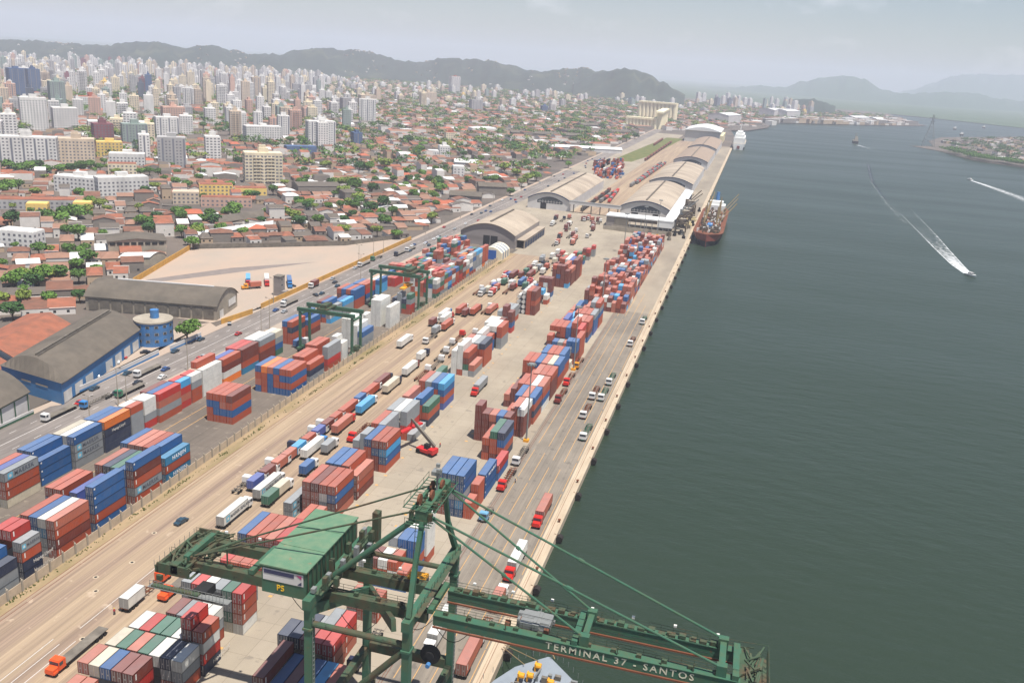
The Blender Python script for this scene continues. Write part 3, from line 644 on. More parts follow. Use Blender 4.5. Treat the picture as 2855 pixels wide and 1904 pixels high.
# named blocks from the photograph: (u0,v0,u1,v1 facade foot line in a 2.47x crop, top v, depth, colour, style, label)
def block(u0, v0, u1, v1, h, depth, ci, style, label, name='apartment_building', roofm=None, f=.405, o=(0,0)):
    a = Vector(at(o[0]+u0*f, o[1]+v0*f)+(0,)); b = Vector(at(o[0]+u1*f, o[1]+v1*f)+(0,)); ang = math.atan2(b.y-a.y, b.x-a.x); n = Vector((-math.sin(ang), math.cos(ang), 0))
    w_ = (b-a).length; c = (a+b)/2+n*depth/2; occ(c.x, c.y, w_+6, depth+8, ang)
    return tower(name, c.x, c.y, w_, depth, h, ci, style, ang, label, 'building', roofm)
TC = ROOFS[4]
block(1690,1270,1948,1272,29,18,1,'balcony','tall cream apartment block with stepped rooftop, alone beyond the low houses')
block(-30,1146,400,1156,28,16,0,'stripe','wide white slab block with dark vertical strips at the left edge')
block(402,1142,660,1146,26,18,2,'grid','beige grid-windowed block right of the white striped slab')
block(375,1318,680,1345,13,14,0,'grid','long white four-storey block with roof tower, left one of the pair behind trees')
block(682,1356,1030,1342,15,14,0,'grid','long white block, right one of the pair behind trees')
block(1090,1152,1285,1156,30,16,3,'stripe','grey and white tower left of the tall cream block')
block(655,1002,790,1002,25,16,7,'grid','purple-brown apartment tower standing behind the yellow block')
block(850,1022,1025,1024,28,16,6,'stripe','grey-green and white tower beside the purple-brown one')
block(1080,952,1240,954,27,16,0,'stripe','white tower with dark blue roof line behind the grey and white tower')
block(670,1082,850,1084,16,14,8,'grid','yellow mid-rise block below the purple-brown tower')
block(155,902,340,904,42,16,0,'grid','tall white stepped tower at left, above the striped slab')
block(375,890,545,892,28,20,0,'grid','broad white block with grid windows at left')
block(1130,892,1280,894,32,16,4,'grid','pinkish cream tower behind the grey and white tower')
block(80,684,190,686,56,22,9,'stripe','dark blue glass tower at the left edge')
block(205,650,290,652,50,22,9,'stripe','dark blue arched-top tower behind the first glass tower')
block(545,766,745,768,24,20,0,'slab','low wide white block with red roof line', roofm=TC)
block(355,742,460,744,44,18,6,'stripe','tall grey-green tower at left')
block(1605,920,1700,922,30,16,0,'grid','white mid-rise tower with grey flank, centre left')
block(1700,986,1940,988,22,18,0,'grid','wide white stepped block, centre left')
block(2125,1000,2310,1002,32,14,0,'stripe','white and grey twin tower at centre')
block(1375,1350,1605,1352,9.5,12,8,'grid','yellow three-storey block, left of two', roofm=ROOFS[0])
block(1620,1366,1838,1368,8.5,12,8,'grid','yellow three-storey block, right of two', roofm=ROOFS[0])
block(1190,1406,1372,1408,9.5,12,2,'grid','beige banded four-storey block left of the yellow ones')
block(1385,1424,1735,1430,7.5,10,4,'grid','long pink two-storey block before the yellow ones', roofm=ROOFS[0])
block(-20,1442,520,1446,7,12,3,'grid','long low block with rust roof at left', roofm=ROOFS[0])
block(745,1202,945,1204,10,12,1,'grid','cream three-storey block with red roof among trees', roofm=ROOFS[0])
block(505,1462,632,1464,7,10,8,'slab','small ochre building at left')
block(182,1482,330,1484,8,10,8,'grid','small pale yellow building at left')
block(1975,1060,2180,1062,9,14,9,'grid','low blue-striped school building at centre')
block(752,1140,1000,1146,12,14,0,'grid','white stepped mid-rise below the purple-brown tower')
block(-20,128+1568,235,150+1568,10,12,0,'grid','white four-storey block at the left edge near the houses')
for (u0,v0,u1,v1,h,dp,ci,st,lab) in [(755,650,815,652,64,16,0,'stripe','very tall white tower with orange crown, standing alone'),(120,850,236,856,44,14,0,'stripe','white twin-slab tower before the town centre'),(135,762,236,764,34,14,2,'grid','beige tower directly behind the white twin-slab tower'),
    (10,766,110,768,28,14,3,'stripe','grey striped tower at centre left'),(895,770,972,772,30,14,3,'stripe','grey and white tower right of centre'),(555,726,655,728,34,14,2,'grid','beige stepped tower right of the white twin-slab'),(677,1080,745,1082,14,12,0,'slab','plain white cube building with one window'),
    (602,1080,672,1082,8,12,0,'slab','low white building beside the plain white cube'),(768,1215,845,1218,11,12,0,'slab','bright white two-storey building among houses'),(720,970,795,972,13,10,1,'slab','cream three-storey building with red roof beside trees'),(1536,640,1588,642,26,14,0,'slab','white gate-shaped tower below the hills'),
    (2040,672,2088,674,30,14,3,'grid','pale grey tower below the right-hand hill')]:
    block(u0,v0,u1,v1,h,dp,ci,st,lab, o=(952,0), roofm=TC if 'red roof' in lab or 'orange' in lab else None)
SH = []
for (u0,v0,u1,v1,h,dp,lab) in [(1170,935,1660,960,6,40,'very long dark grey depot shed beside the avenue'),(1560,925,2010,930,6,40,'long dark grey depot shed, farther one'),(1430,1035,1930,1060,6,14,'long white-fronted depot shed by the avenue'),(1660,890,1800,892,9,30,'blue-grey shed before the silos'),(945,1345,1135,1352,9,14,'grey two-storey workshop beside trees and avenue'),(740,1385,960,1400,6,18,'grey curved-roof workshop by the houses'),(780,1150,940,1158,6,20,'white-roofed hall among houses')]:
    a = at(952+u0*.405, v0*.405); b = at(952+u1*.405, v1*.405); ua = (b[0]-a[0], b[1]-a[1]); l = math.hypot(*ua)
    gable('depot_shed' if 'depot' in lab else 'workshop', lab, 'shed', a, (-ua[1]/l*dp, ua[0]/l*dp), ua, h, h+3, ROOFS[3] if 'white' in lab else ROOFG, WALLS[2] if 'white' not in lab else WALLW)
    occ((a[0]+b[0])/2-ua[1]/l*dp/2, (a[1]+b[1])/2+ua[0]/l*dp/2, l+8, dp+8, math.atan2(ua[1], ua[0]))
# near left houses/buildings around the warehouses
gable('brick_hall', 'large terracotta-roofed hall directly left of the blue warehouse', 'hall', (-256,262), (-30,6), (-13,44), 5.5, 9, ROOFS[0], WALLS[0])
gable('brick_hall', 'low terracotta-roofed hall at left edge before the larger one', 'hall', (-256,236), (-30,6), (-1,23), 4.5, 7.5, ROOFS[0], BW)
occ(-275, 290, 46, 60, .25)
gable('long_store', 'long curved white-roofed store behind the sandy lot wall', 'shed', at(545,672), (-4,8), tuple(Vector(at(760,640))-Vector(at(545,672))), 4, 5.5, ROOFS[3], WALLS[0], True)
gable('long_store', 'dark twin-arched shed behind the white-roofed store', 'shed', at(612,640), (-10,16), tuple(Vector(at(735,622))-Vector(at(612,640))), 5, 8, ROOFG, DARK, True)
# random towers
TP = []; protos = {}
cands = []
def ppos(u, dist):
    r = ray(u, 400); h = math.hypot(r.x, r.y); return r.x/h*dist, r.y/h*dist
def hillclear(x, y): return math.hypot(x, y) < 4250
tr = random.Random(11); n_t = 0
while n_t < 820:
    z = tr.random()
    if z < .80: u = tr.uniform(-10, 1020); dist = 1050+3150*tr.random()**.7
    elif z < .90: u = tr.uniform(900, 1560); dist = 2300+1800*tr.random()
    elif z < .93: u = tr.uniform(1500, 1960); dist = 3300+800*tr.random()
    else: u = tr.uniform(1925, 2250); dist = 3900+900*tr.random()
    x, y = ppos(u, dist)
    w_ = tr.uniform(11, 21); d_ = tr.uniform(10, 17)
    if u < 1900 and dist < 1500 and tr.random() < .35: continue
    if occ(x, y, w_+8, d_+8, GA): continue
    h = tr.choice([28, 31, 34, 37, 40, 46, 52]) if dist > 1900 else tr.choice([20, 25, 31, 34]); 
    if z >= .93: h = tr.choice([18, 24, 30, 40, 50])
    if u > 900 and z < .93: h = tr.choice([12, 16, 20, 25, 31])
    if tr.random() < .10: w_, h = w_*1.8, h*.5
    ci = tr.choices(range(10), [54, 16, 12, 12, 7, 1.2, 3, 1, .6, .6])[0]; st = tr.choice(['grid','stripe','balcony','balcony','slab'])
    TP.append((dist, x, y, w_, d_, h, ci, st, GA+tr.choice([0, math.pi/2])+tr.uniform(-.08,.08), u)); n_t += 1
TP.sort(); KEY = {}; ranked = []
for i, (dist, x, y, w_, d_, h, ci, st, ang, u) in enumerate(TP[:255]):
    key = (ci, st, round(h/12), i % 2)
    hk = 'tall' if h > 38 else 'mid-height' if h > 24 else 'low'; zone = 'near' if dist < 2000 else 'middle' if dist < 2900 else 'far'
    if key not in KEY:
        t = tower('tower_block', x, y, w_, d_, h, ci, st, ang); KEY[key] = t
    else: t = dup(KEY[key], (x, y, 0), ang)
    tag(t, None, 'tower block', 'apartment towers of the town'); ranked.append((t, '%s %s tower block in the %s belt' % (hk, TINFO[ci], zone), x, y))
rank(ranked, '{k}, {n}')
mb = MB()
for (dist, x, y, w_, d_, h, ci, st, ang, u) in TP[255:]:
    mb.obox(x, y, w_, d_, 0, h, ang, ci); mb.obox(x, y, w_*.4, d_*.4, h, h+4, ang, ci)
    c_, s_ = math.cos(ang), math.sin(ang)
    for k in range(int(h/3.05)):
        for face in range(4):
            L_ = w_ if face % 2 == 0 else d_; off = (d_ if face % 2 == 0 else w_)/2+.1; nb = max(2, int(L_/6))
            for b_ in range(nb):
                a0 = -L_/2+(b_+.5)*L_/nb; z = 1+k*3.05; P = []
                for a, zz in ((a0-1.2, z), (a0+1.2, z), (a0+1.2, z+1.4), (a0-1.2, z+1.4)):
                    q = {0: (a,-off), 1: (off,a), 2: (-a,off), 3: (-off,-a)}[face]; P.append((x+c_*q[0]-s_*q[1], y+s_*q[0]+c_*q[1], zz))
                if face < 2 or face == 3: mb.quad(*P, 10)
o = mb.build('distant_towers', TOWERW+[WIN]); tag(o, 'hazy mass of farthest tower blocks at the hill foot', kind='stuff')
# ---------------------------------------------------------------- houses
LOTP = [(-226,380),(-226,600),(-240,592),(-260,552),(-338,488),(-320,400),(-303,345),(-228,345)]
def inpoly(x, y, P):
    c = False; j = len(P)-1
    for i in range(len(P)):
        if (P[i][1] > y) != (P[j][1] > y) and x < (P[j][0]-P[i][0])*(y-P[i][1])/(P[j][1]-P[i][1])+P[i][0]: c = not c
        j = i
    return c
WHP = [(-222,190),(-222,352),(-292,352),(-300,325),(-275,300),(-262,240),(-256,190)]
def free(x, y, d):
    if x > -233 and y < 2050: return False
    if x > -80 and y < 2600: return False
    if not inpoly(x, y, [(-9000,100),(-232,100),(-232,2050),(-110,2300),(10,2650),(24,2980),(205,3200),(470,3530),(560,3740),(540,4700),(-9000,4700)]): return False
    if inpoly(x, y, LOTP) or inpoly(x, y, WHP): return False
    return d < 4550
hr = random.Random(5); houses = []; treesp = []
bx_, by_ = 96, 52
for I in range(-75, 75):
    for J in range(-10, 95):
        cx, cy = rot(I*bx_, J*by_); d = math.hypot(cx, cy)
        if d > 4600 or cy < 100 or cx > 700: continue
        p = px(cx, cy)
        if p[0] < -120 or p[0] > 2600 or p[2] < 10: continue
        if not free(cx, cy, d) and d > 700: continue
        kind = hr.random(); green = .10 if d > 1200 else .06
        if kind < green:
            for k in range(9): treesp.append(rot(I*bx_+hr.uniform(-38,38), J*by_+hr.uniform(-18,18)))
            if hr.random() < .6: continue
        if kind > .93:
            w_, d_ = hr.uniform(30,60), hr.uniform(18,30); x, y = cx, cy
            if free(x, y, d) and not occ(x, y, w_, d_, GA): houses.append((d, x, y, w_, d_, hr.uniform(5,8), 1.5+hr.random()*2, hr.choice([2,2,5,0,3]), hr.choice([0,2]), GA)); 
            continue
        step = 9.5 if d < 1500 else 15
        for side in (-1, 1):
            a = -bx_/2+6
            while a < bx_/2-8:
                w_ = hr.uniform(step*.75, step*1.25); dd = hr.uniform(15, 21)
                x, y = rot(I*bx_+a+w_/2, J*by_+side*(by_/2-4.5-dd/2)); q = hr.random(); a += w_+(.1 if hr.random() < .85 else 2.5)
                if q < .10:
                    if hr.random() < .7: treesp.append((x, y))
                    continue
                if not free(x, y, math.hypot(x, y)) or occ(x, y, w_*.6, dd*.6, GA, False): continue
                houses.append((math.hypot(x, y), x, y, w_, dd, hr.choice([3.2,3.4,3.6,3.4,6.2]) if hr.random() > .07 else 9, hr.uniform(1.0,2.2), hr.choices(range(6), [20,33,19,6,4,18])[0], hr.choice([0,0,1,2]), GA+(math.pi/2 if hr.random() < .25 else 0)))
        for _ in range(3): treesp.append(rot(I*bx_+hr.uniform(-45,45), J*by_+hr.uniform(-8,8)))
for k in range(5200):
    x, y = -240-hr.random()*620, 200+hr.random()*760; d = math.hypot(x, y)
    if d > 1050 or not free(x, y, d): continue
    w_, dd = hr.uniform(8,15), hr.uniform(9,16); a = GA+hr.choice([0, math.pi/2])+hr.uniform(-.12,.12)
    if occ(x, y, w_*.8, dd*.8, a, False, 9): continue
    if any(abs(x-q[1]) < (w_+q[3])*.42 and abs(y-q[2]) < (dd+q[4])*.42 for q in houses if abs(x-q[1]) < 16 and abs(y-q[2]) < 18): continue
    houses.append((d, x, y, w_, dd, 3.3, hr.uniform(1,1.8), hr.choice([1,1,2,5,0,3]), hr.choice([0,1,2]), a))
houses.sort(key=lambda t: t[0])
def house_parts(w, d, h, rh, style):
    wl = MB(); wl.box(-w/2+.3, w/2-.3, -d/2+.3, d/2-.3, 0, h)
    rf = MB()
    if style == 0:   # gable
        for s in (-1, 1):
            rf.quad((-w/2,s*d/2,h-.15), (w/2,s*d/2,h-.15), (w/2,0,h+rh), (-w/2,0,h+rh))
        for s in (-1, 1): wl.poly([(s*(w/2-.3),-d/2+.3,h), (s*(w/2-.3),d/2-.3,h), (s*(w/2-.3),0,h+rh-.1)])
    elif style == 1:  # hip
        a = min(w, d)*.35; 
        rf.quad((-w/2,-d/2,h-.1), (w/2,-d/2,h-.1), (w/2-a,0,h+rh), (-w/2+a,0,h+rh)); rf.quad((w/2,d/2,h-.1), (-w/2,d/2,h-.1), (-w/2+a,0,h+rh), (w/2-a,0,h+rh))
        rf.poly([(w/2,-d/2,h-.1), (w/2,d/2,h-.1), (w/2-a,0,h+rh)]); rf.poly([(-w/2,d/2,h-.1), (-w/2,-d/2,h-.1), (-w/2+a,0,h+rh)])
    else:            # lean-to with parapet
        rf.quad((-w/2+.2,-d/2+.2,h+.1), (w/2-.2,-d/2+.2,h+.1), (w/2-.2,d/2-.2,h+.7), (-w/2+.2,d/2-.2,h+.7)); wl.box(-w/2, w/2, d/2-.3, d/2, 0, h+1.1)
    wn = MB()
    for fz in range(max(1, int(h/3))):
        for a in (-w*.25, w*.22):
            z = 1+fz*3; wn.quad((a-.6,-d/2+.27,z), (a+.6,-d/2+.27,z), (a+.6,-d/2+.27,z+1.2), (a-.6,-d/2+.27,z+1.2)); wn.quad((w/2-.27,a-.6,z), (w/2-.27,a+.6,z), (w/2-.27,a+.6,z+1.2), (w/2-.27,a-.6,z+1.2))
    return wl, rf, wn
HP = {}; ranked = []; vis = 0; rest = []
for (d, x, y, w_, dd, h, rh, ri, wi, ang) in houses:
    p = px(x, y, 2)
    if vis >= 290 or not (-15 < p[0] < 2870 and p[1] < 1900):
        rest.append((d, x, y, w_, dd, h, rh, ri, wi, ang)); continue
    vis += 1; st = (int(x*7) % 5) % 3 if w_ < 25 else 0; st = [0, 1, 2][st]
    wq, dq = round(w_/4)*4, round(dd/5)*5; wq, dq = max(wq, 8), max(dq, 10); hq = 3.4 if h < 5 else 6.2 if h < 8 else 9
    key = (wq, dq, hq, ri, wi, st)
    if key not in HP:
        t = empty('house', (x, y, 0), ang); wl, rf, wn = house_parts(wq, dq, hq, 1.8, st)
        part(wl, 'wall', WALLS[wi], t); part(rf, 'roof', ROOFS[ri], t)
        for q4 in range(0, min(len(wn.v), 16), 4): w1 = MB(); w1.quad(*wn.v[q4:q4+4]); part(w1, 'window', DARK, t)
        HP[key] = t
    else: t = dup(HP[key], (x, y, 0), ang)
    fl = 'single-storey' if hq < 5 else 'two-storey' if hq < 8 else 'three-storey'
    tag(t, None, 'house', 'low houses of the town'); zone = 'nearest rows' if d < 560 else 'middle rows' if d < 700 else 'farther rows'
    ranked.append((t, '%s %s %s house in the %s' % (fl, RNAME[ri], ['gabled','hipped','flat-fronted'][st], zone), x, y))
rank(ranked, '{k}, {n}')
mb = MB()
for (d, x, y, w_, dd, h, rh, ri, wi, ang) in rest:
    c_, s_ = math.cos(ang), math.sin(ang); n = len(mb.v); hw, hd = w_/2, dd/2; a = hw*.5 if int(x) % 2 else 0
    for lx, ly, z in ((-hw,-hd,0),(hw,-hd,0),(hw,hd,0),(-hw,hd,0),(-hw,-hd,h),(hw,-hd,h),(hw,hd,h),(-hw,hd,h),(-hw+a,0,h+rh),(hw-a,0,h+rh)):
        mb.v.append((x+c_*lx-s_*ly, y+s_*lx+c_*ly, z))
    for f, mi in (((0,1,5,4),6+wi),((1,2,6,5),6+wi),((2,3,7,6),6+wi),((3,0,4,7),6+wi),((4,5,9,8),ri),((6,7,8,9),ri),((5,6,9),ri if a else 6+wi),((7,4,8),ri if a else 6+wi)):
        mb.f.append(tuple(n+i for i in f)); mb.m.append(mi)
o = mb.build('distant_houses', ROOFS+WALLS); tag(o, 'low tiled houses of the town reaching to the hills', kind='stuff')
print('houses', len(houses), 'rest', len(rest))
# hillside houses (stuff)
mb = MB(); hh = random.Random(9)
for rows, spans in ((HILLA, [(20,45),(70,85)]), (HILLB, [(24,40),(48,80)]), (HILLC, [(0,28)])):
    for i in range(120):
        a, b = hh.choice(spans); a = min(a, len(rows)-2); b = min(b, len(rows)-2)
        if b <= a: continue
        ri = hh.randint(a, b)
        if math.sin(ri*.37+2)+hh.uniform(-.8,.8) < .1: continue
        j = hh.choice([1,2,3,4,5,6]); p, q = Vector(rows[ri][j]), Vector(rows[ri+1][j+1]); c = p.lerp(q, hh.random()); k = hh.randint(0, 2)
        mb.obox(c.x, c.y, hh.uniform(6,12), hh.uniform(6,10), c.z-6, c.z+3+hh.random()*2, hh.random()*3, k, 3 if hh.random() < .4 else k)
o = mb.build('hillside_houses', WALLS+[ROOFS[0]]); tag(o, 'scattered pale houses climbing the wooded hills', kind='stuff')
# ---------------------------------------------------------------- trees
LEAF = [mat('leaves_'+str(i), lin(*c), .85, .35, .9, objvar=.12) for i, c in enumerate(((74,104,44), (92,124,52), (60,92,46), (116,132,58), (130,92,52)))]
BARK = mat('bark', lin(86,70,56), .9, .2, 2)
def crown_mesh(seed, n=330, flat=.72):
    r = random.Random(seed); mb = MB(); lobes = [(r.uniform(-.5,.5), r.uniform(-.5,.5), r.uniform(-.1,.35), r.uniform(.42,.62)) for _ in range(7)]+[(0,0,.1,.7)]
    for i in range(n):
        lx, ly, lz, lr = r.choice(lobes); th = r.uniform(0, 6.283); c = r.uniform(-.6, 1); s = math.sqrt(max(0, 1-c*c)); q = lr*(.78+.3*r.random())
        x, y, z = lx+q*s*math.cos(th), ly+q*s*math.sin(th), (lz+q*c)*flat
        a = Vector((r.gauss(0,1), r.gauss(0,1), r.gauss(0,.6))).normalized()*r.uniform(.08,.15); b = a.cross(Vector((s*math.cos(th), s*math.sin(th), c+.3))).normalized()*r.uniform(.07,.13)
        p = Vector((x,y,z)); mb.quad(p-a-b, p+a-b*.6, p+a*.8+b, p-a*.7+b*1.1)
    return mb
TREE = []
for k in range(6):
    t = empty('tree', (0,-3000,0)); cm = crown_mesh(20+k, 560); cm.v = [(a*1.0, b*1.0, c+1.15) for a, b, c in cm.v]
    tk = MB(); tk.tube((0,0,0), (0,0,.8), .09, .05, 7)
    for q in range(5): a = q*1.3+k; tk.tube((0,0,.5+.05*q), (.45*math.cos(a), .45*math.sin(a), 1.1), .045, .015, 5)
    part(tk, 'trunk', BARK, t); part(cm, 'crown', LEAF[[0,1,2,3,0,1][k]], t); TREE.append(t)
TREE_USED = [False]*6; ranked = []
def tree(x, y, r_, k=None, z=0, zone='town'):
    k = rnd.randrange(6) if k is None else k; s = (r_, r_, r_*rnd.uniform(.85,1.15)); a = rnd.uniform(0,6.28)
    if not TREE_USED[k]: t = TREE[k]; t.location = (x,y,z); t.rotation_euler = (0,0,a); t.scale = s; TREE_USED[k] = True
    else: t = dup(TREE[k], (x,y,z), a, scale=s)
    tag(t, None, 'tree', 'trees among the town houses')
    sz = 'large' if r_ > 5.5 else 'medium' if r_ > 4 else 'small'; ranked.append((t, '%s %s green tree in the %s' % (sz, ['dark','bright','deep','yellowish','dark','bright'][k], zone), x, y))
c1t = [(100,1240,.0),(30,1290,5),(60,1180,7),(140,1200,7),(200,1190,7),(260,1170,6),(330,1200,6),(420,1190,6),(500,1190,6),(560,1180,6),(620,1170,6),(690,1170,5),(720,1120,4),(80,1320,6),(130,1300,6),(20,1330,5),(800,1200,5),(970,1200,5),(1030,1195,5),(1090,1200,5),(1065,1300,5),(1210,1270,5),(1290,1300,5),(1400,1200,5),(1340,1160,4),(1640,1130,5),(1880,1330,5),(1960,1270,4),(2080,1290,6),(2240,1160,7),(2290,1290,6),(2320,1290,6),(1900,1010,5),(2000,980,7),(2080,980,7),(1430,960,5),(1300,870,6),(1400,880,6),(1500,880,6),(1570,890,6),
       (80,1560,6),(300,1520,6),(350,1540,6),(470,1520,7),(540,1530,7),(430,1560,6),(600,1480,5),(640,1500,4),(740,1460,4),(620,1400,4),(980,1560,5),(1040,1568,5),(1220,1490,5),(1290,1470,4),(1440,1500,5),(1560,1490,5),(1620,1490,6),(1480,1550,5),(1400,1540,5),(1830,1470,4),(1960,1480,5),(2020,1530,6),(2070,1560,6),(2190,1545,5),(2110,1440,4),(2260,1440,4),(1700,1540,3),(90,1435,3)]
for u, v, r_ in c1t:
    if r_: x, y = at(u*.405, v*.405+6); tree(x, y, r_, zone='left half')
for u, v, r_ in [(120,1190,7),(180,1190,7),(300,1180,8),(40,1300,8),(20,1350,7),(100,1330,8),(120,1400,7),(210,1330,6),(310,1310,6),(280,1440,6),(200,1480,6),(90,1450,5),(680,1330,7),(680,1290,6),(650,1190,5),(1120,1190,8),(1200,1220,7),(1280,1150,6),(1340,1240,7),(1280,1260,8),(1240,1280,6),(1040,1260,6),(880,1270,5),(1030,1330,5),(1160,1340,5),(1310,1090,6),(1520,1100,7),(1560,1150,5),(1400,1050,6),(1480,1050,6),(1660,1030,6),(1960,970,8),(2020,950,7),(540,1060,8),(520,1080,7),(460,990,8),(560,1030,7),(100,1050,6),(200,1040,6),(620,1000,6),(680,1010,6),(840,1080,5),(1000,1050,5),(960,1110,5),(440,1200,5),(620,1530,5),(300,1560,6),(440,1290,4),(520,1260,4)]:
    x, y = at(952+u*.405, v*.405+4); tree(x, y, r_, zone='middle town')
for u, v, r_ in [(610,260,5.5),(95,440,6),(270,420,6),(340,380,6),(400,380,5.5),(240,430,5),(170,470,3),(20,540,4.5),(90,640,5),(540,90,5.5),(270,190,5),(1040,60,5),(1250,70,4.5),(1360,60,5),(1330,150,4.5),(1290,790,5.5),(550,520,3.5),(495,200,2.5),(550,190,3),(350,190,3),(20,280,3),(100,150,2.5),(1290,120,3)]:
    x, y = at(u*.405, 635+v*.405); tree(x, y, r_, zone='left foreground')
x, y = at(952+390*.405, 635+100*.405); tree(-236, 586, 4.5, zone='lot corner')
for (x, y) in treesp[:4000]:
    d = math.hypot(x, y); p = px(x, y, 2)
    if not (-10 < p[0] < 2500) or d > 1000 or len(ranked) > 285: continue
    if not free(x, y, d): continue
    tree(x, y, rnd.uniform(3, 5.2), zone='yards of the houses')
rank(ranked, '{k}, {n}')
ntree = len(ranked)
mb = MB(); tr2 = random.Random(3); protoq = crown_mesh(77, 60, .75).v
for (x, y) in treesp:
    d = math.hypot(x, y)
    if d <= 1000 or not free(x, y, d): continue
    s = tr2.uniform(4.5, 9); a = tr2.uniform(0, 6.28); c_, s_ = math.cos(a)*s, math.sin(a)*s; n = len(mb.v)
    for (px_, py_, pz_) in protoq: mb.v.append((x+c_*px_-s_*py_, y+s_*px_+c_*py_, 3+(pz_+.6)*s*1.1))
    mb.v[n:] = [(X+(X-x)*.25, Y+(Y-y)*.25, Z) for X, Y, Z in mb.v[n:]]
    mi = tr2.randrange(4)
    for k in range(len(protoq)//4): mb.f.append((n+4*k, n+4*k+1, n+4*k+2, n+4*k+3)); mb.m.append(mi)
# mangrove belt of the right-hand shore
for i in range(420):
    t_ = tr2.random(); P = [(400,2185),(423,1978),(493,1888),(640,1770),(900,1600),(1400,1500)]; k = min(int(t_*5), 4); f = t_*5-k
    x = P[k][0]+(P[k+1][0]-P[k][0])*f+tr2.uniform(2,34); y = P[k][1]+(P[k+1][1]-P[k][1])*f+tr2.uniform(6,60)
    s = tr2.uniform(5, 9); n = len(mb.v)
    for (px_, py_, pz_) in protoq: mb.v.append((x+px_*s*1.2, y+py_*s*1.2, 2+(pz_+.5)*s))
    for k in range(len(protoq)//4): mb.f.append((n+4*k, n+4*k+1, n+4*k+2, n+4*k+3)); mb.m.append(tr2.choice([0,1]))
o = mb.build('distant_trees', LEAF[:4]); tag(o, 'far tree canopies of the town and the right-hand shore', kind='stuff')
gq = []
# town of the right-hand shore and the docks beyond the bend (stuff)
mb = MB()
for i in range(650):
    x, y = tr2.uniform(430, 1400), tr2.uniform(1650, 3200)
    if not inpoly(x, y, [(450,2120),(470,1990),(540,1930),(680,1830),(930,1660),(1500,1560),(1500,3200),(900,3350),(720,3050),(560,2820),(470,2550)]): continue
    gq.append((x, y, tr2.uniform(5, 10)))
for i in range(1100):
    x, y = tr2.uniform(420, 1500), tr2.uniform(1650, 3300)
    if not inpoly(x, y, [(450,2120),(470,1990),(540,1930),(680,1830),(930,1660),(1500,1560),(1500,3200),(900,3350),(720,3050),(560,2820),(470,2550)]): continue
    k = tr2.randint(0, 8); mb.obox(x, y, tr2.uniform(8,20), tr2.uniform(8,16), -1.6, tr2.uniform(2,5), tr2.random(), tr2.choice([6,7,8]), tr2.choice([0,1,2,3,5,5]))
for i in range(420):
    t_ = tr2.random(); x = 30+t_*520; y0 = 2680+t_*960; y = y0+tr2.uniform(20, 420)
    if not inpoly(x, y, [(36,2700),(46,2960),(230,3185),(490,3505),(590,3720),(570,4200),(100,4300),(0,3000)]): continue
    mb.obox(x, y, tr2.uniform(14,60), tr2.uniform(12,30), 0, tr2.uniform(5,14), tr2.choice([.9,.6,1.1]), tr2.choice([6,7,8]), tr2.choice([2,3,3,5,1]))
o = mb.build('far_shore_buildings', ROOFS+WALLS); tag(o, 'hazy low buildings of the far shores', kind='stuff')
mb = MB()
for (x, y, s) in gq:
    n = len(mb.v)
    for (px_, py_, pz_) in protoq: mb.v.append((x+px_*s*1.2, y+py_*s*1.2, 1+(pz_+.5)*s))
    for k in range(len(protoq)//4): mb.f.append((n+4*k, n+4*k+1, n+4*k+2, n+4*k+3)); mb.m.append(k % 2)
o = mb.build('shore_trees', [LEAF[0], LEAF[2]]); tag(o, 'green trees among the houses of the right-hand shore', kind='stuff')
for (lab, u0, v0, u1, v1, h, dp) in (('large white warehouse at the river bend, left half', 625, 812, 706, 812, 26, 30), ('large white warehouse at the river bend, right half', 712, 818, 803, 818, 26, 30), ('white shed with blue-grey roof beyond the white ship', 310, 858, 398, 852, 24, 30), ('low white quay shed far right of the bend', 1185, 838, 1285, 838, 14, 25), ('white quay shed near the harbour mouth', 1335, 843, 1400, 843, 12, 25)):
    a = at(1904+u0*.405, v0*.405); b = at(1904+u1*.405, v1*.405); ua = (b[0]-a[0], b[1]-a[1]); l = math.hypot(*ua)
    gable('warehouse', lab, 'warehouse', a, (-ua[1]/l*dp*2, ua[0]/l*dp*2), ua, h, h+5, ROOFW, WALLW)
# ---------------------------------------------------------------- containers
CC = dict(o=(168,74,44), m=(114,50,38), k=(176,100,78), r=(182,48,38), b=(32,88,144), l=(66,154,204), c=(34,118,158), n=(40,50,74), g=(140,144,146), w=(216,214,206), e=(46,98,76), y=(232,122,40), t=(200,190,168), p=(70,86,152))
CNAME = dict(o='rust-orange', m='maroon', k='faded pink-red', r='bright red', b='blue', l='light blue', c='teal', n='navy', g='grey', w='white', e='green', y='orange', t='beige', p='violet-blue')
CM = {k: mat('container_'+CNAME[k].replace(' ', '_').replace('-', '_'), lin(*v), .55, .06, .35, tuple(x*.55+.06 for x in lin(*v)), .5, .45, objvar=.13, spots=(tuple(x*.4+.03 for x in lin(*v)), .8, .64, .6)) for k, v in CC.items()}
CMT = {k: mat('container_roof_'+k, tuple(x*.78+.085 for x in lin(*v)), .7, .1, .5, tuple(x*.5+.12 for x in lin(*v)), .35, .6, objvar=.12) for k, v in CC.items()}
CMD = {k: mat('container_door_'+k, tuple(x*.42+.05 for x in lin(*v)), .6, .12, 1.5, objvar=.1) for k, v in CC.items()}
CMF = {k: mat('container_frame_'+k, tuple(x*.42 for x in lin(*v)), .6, .05, 1) for k, v in CC.items()}
DOORG = mat('lock_rod_steel', lin(150,146,142), .5, .1, 2)
HC, WC = 2.59, 2.44
CP = {}
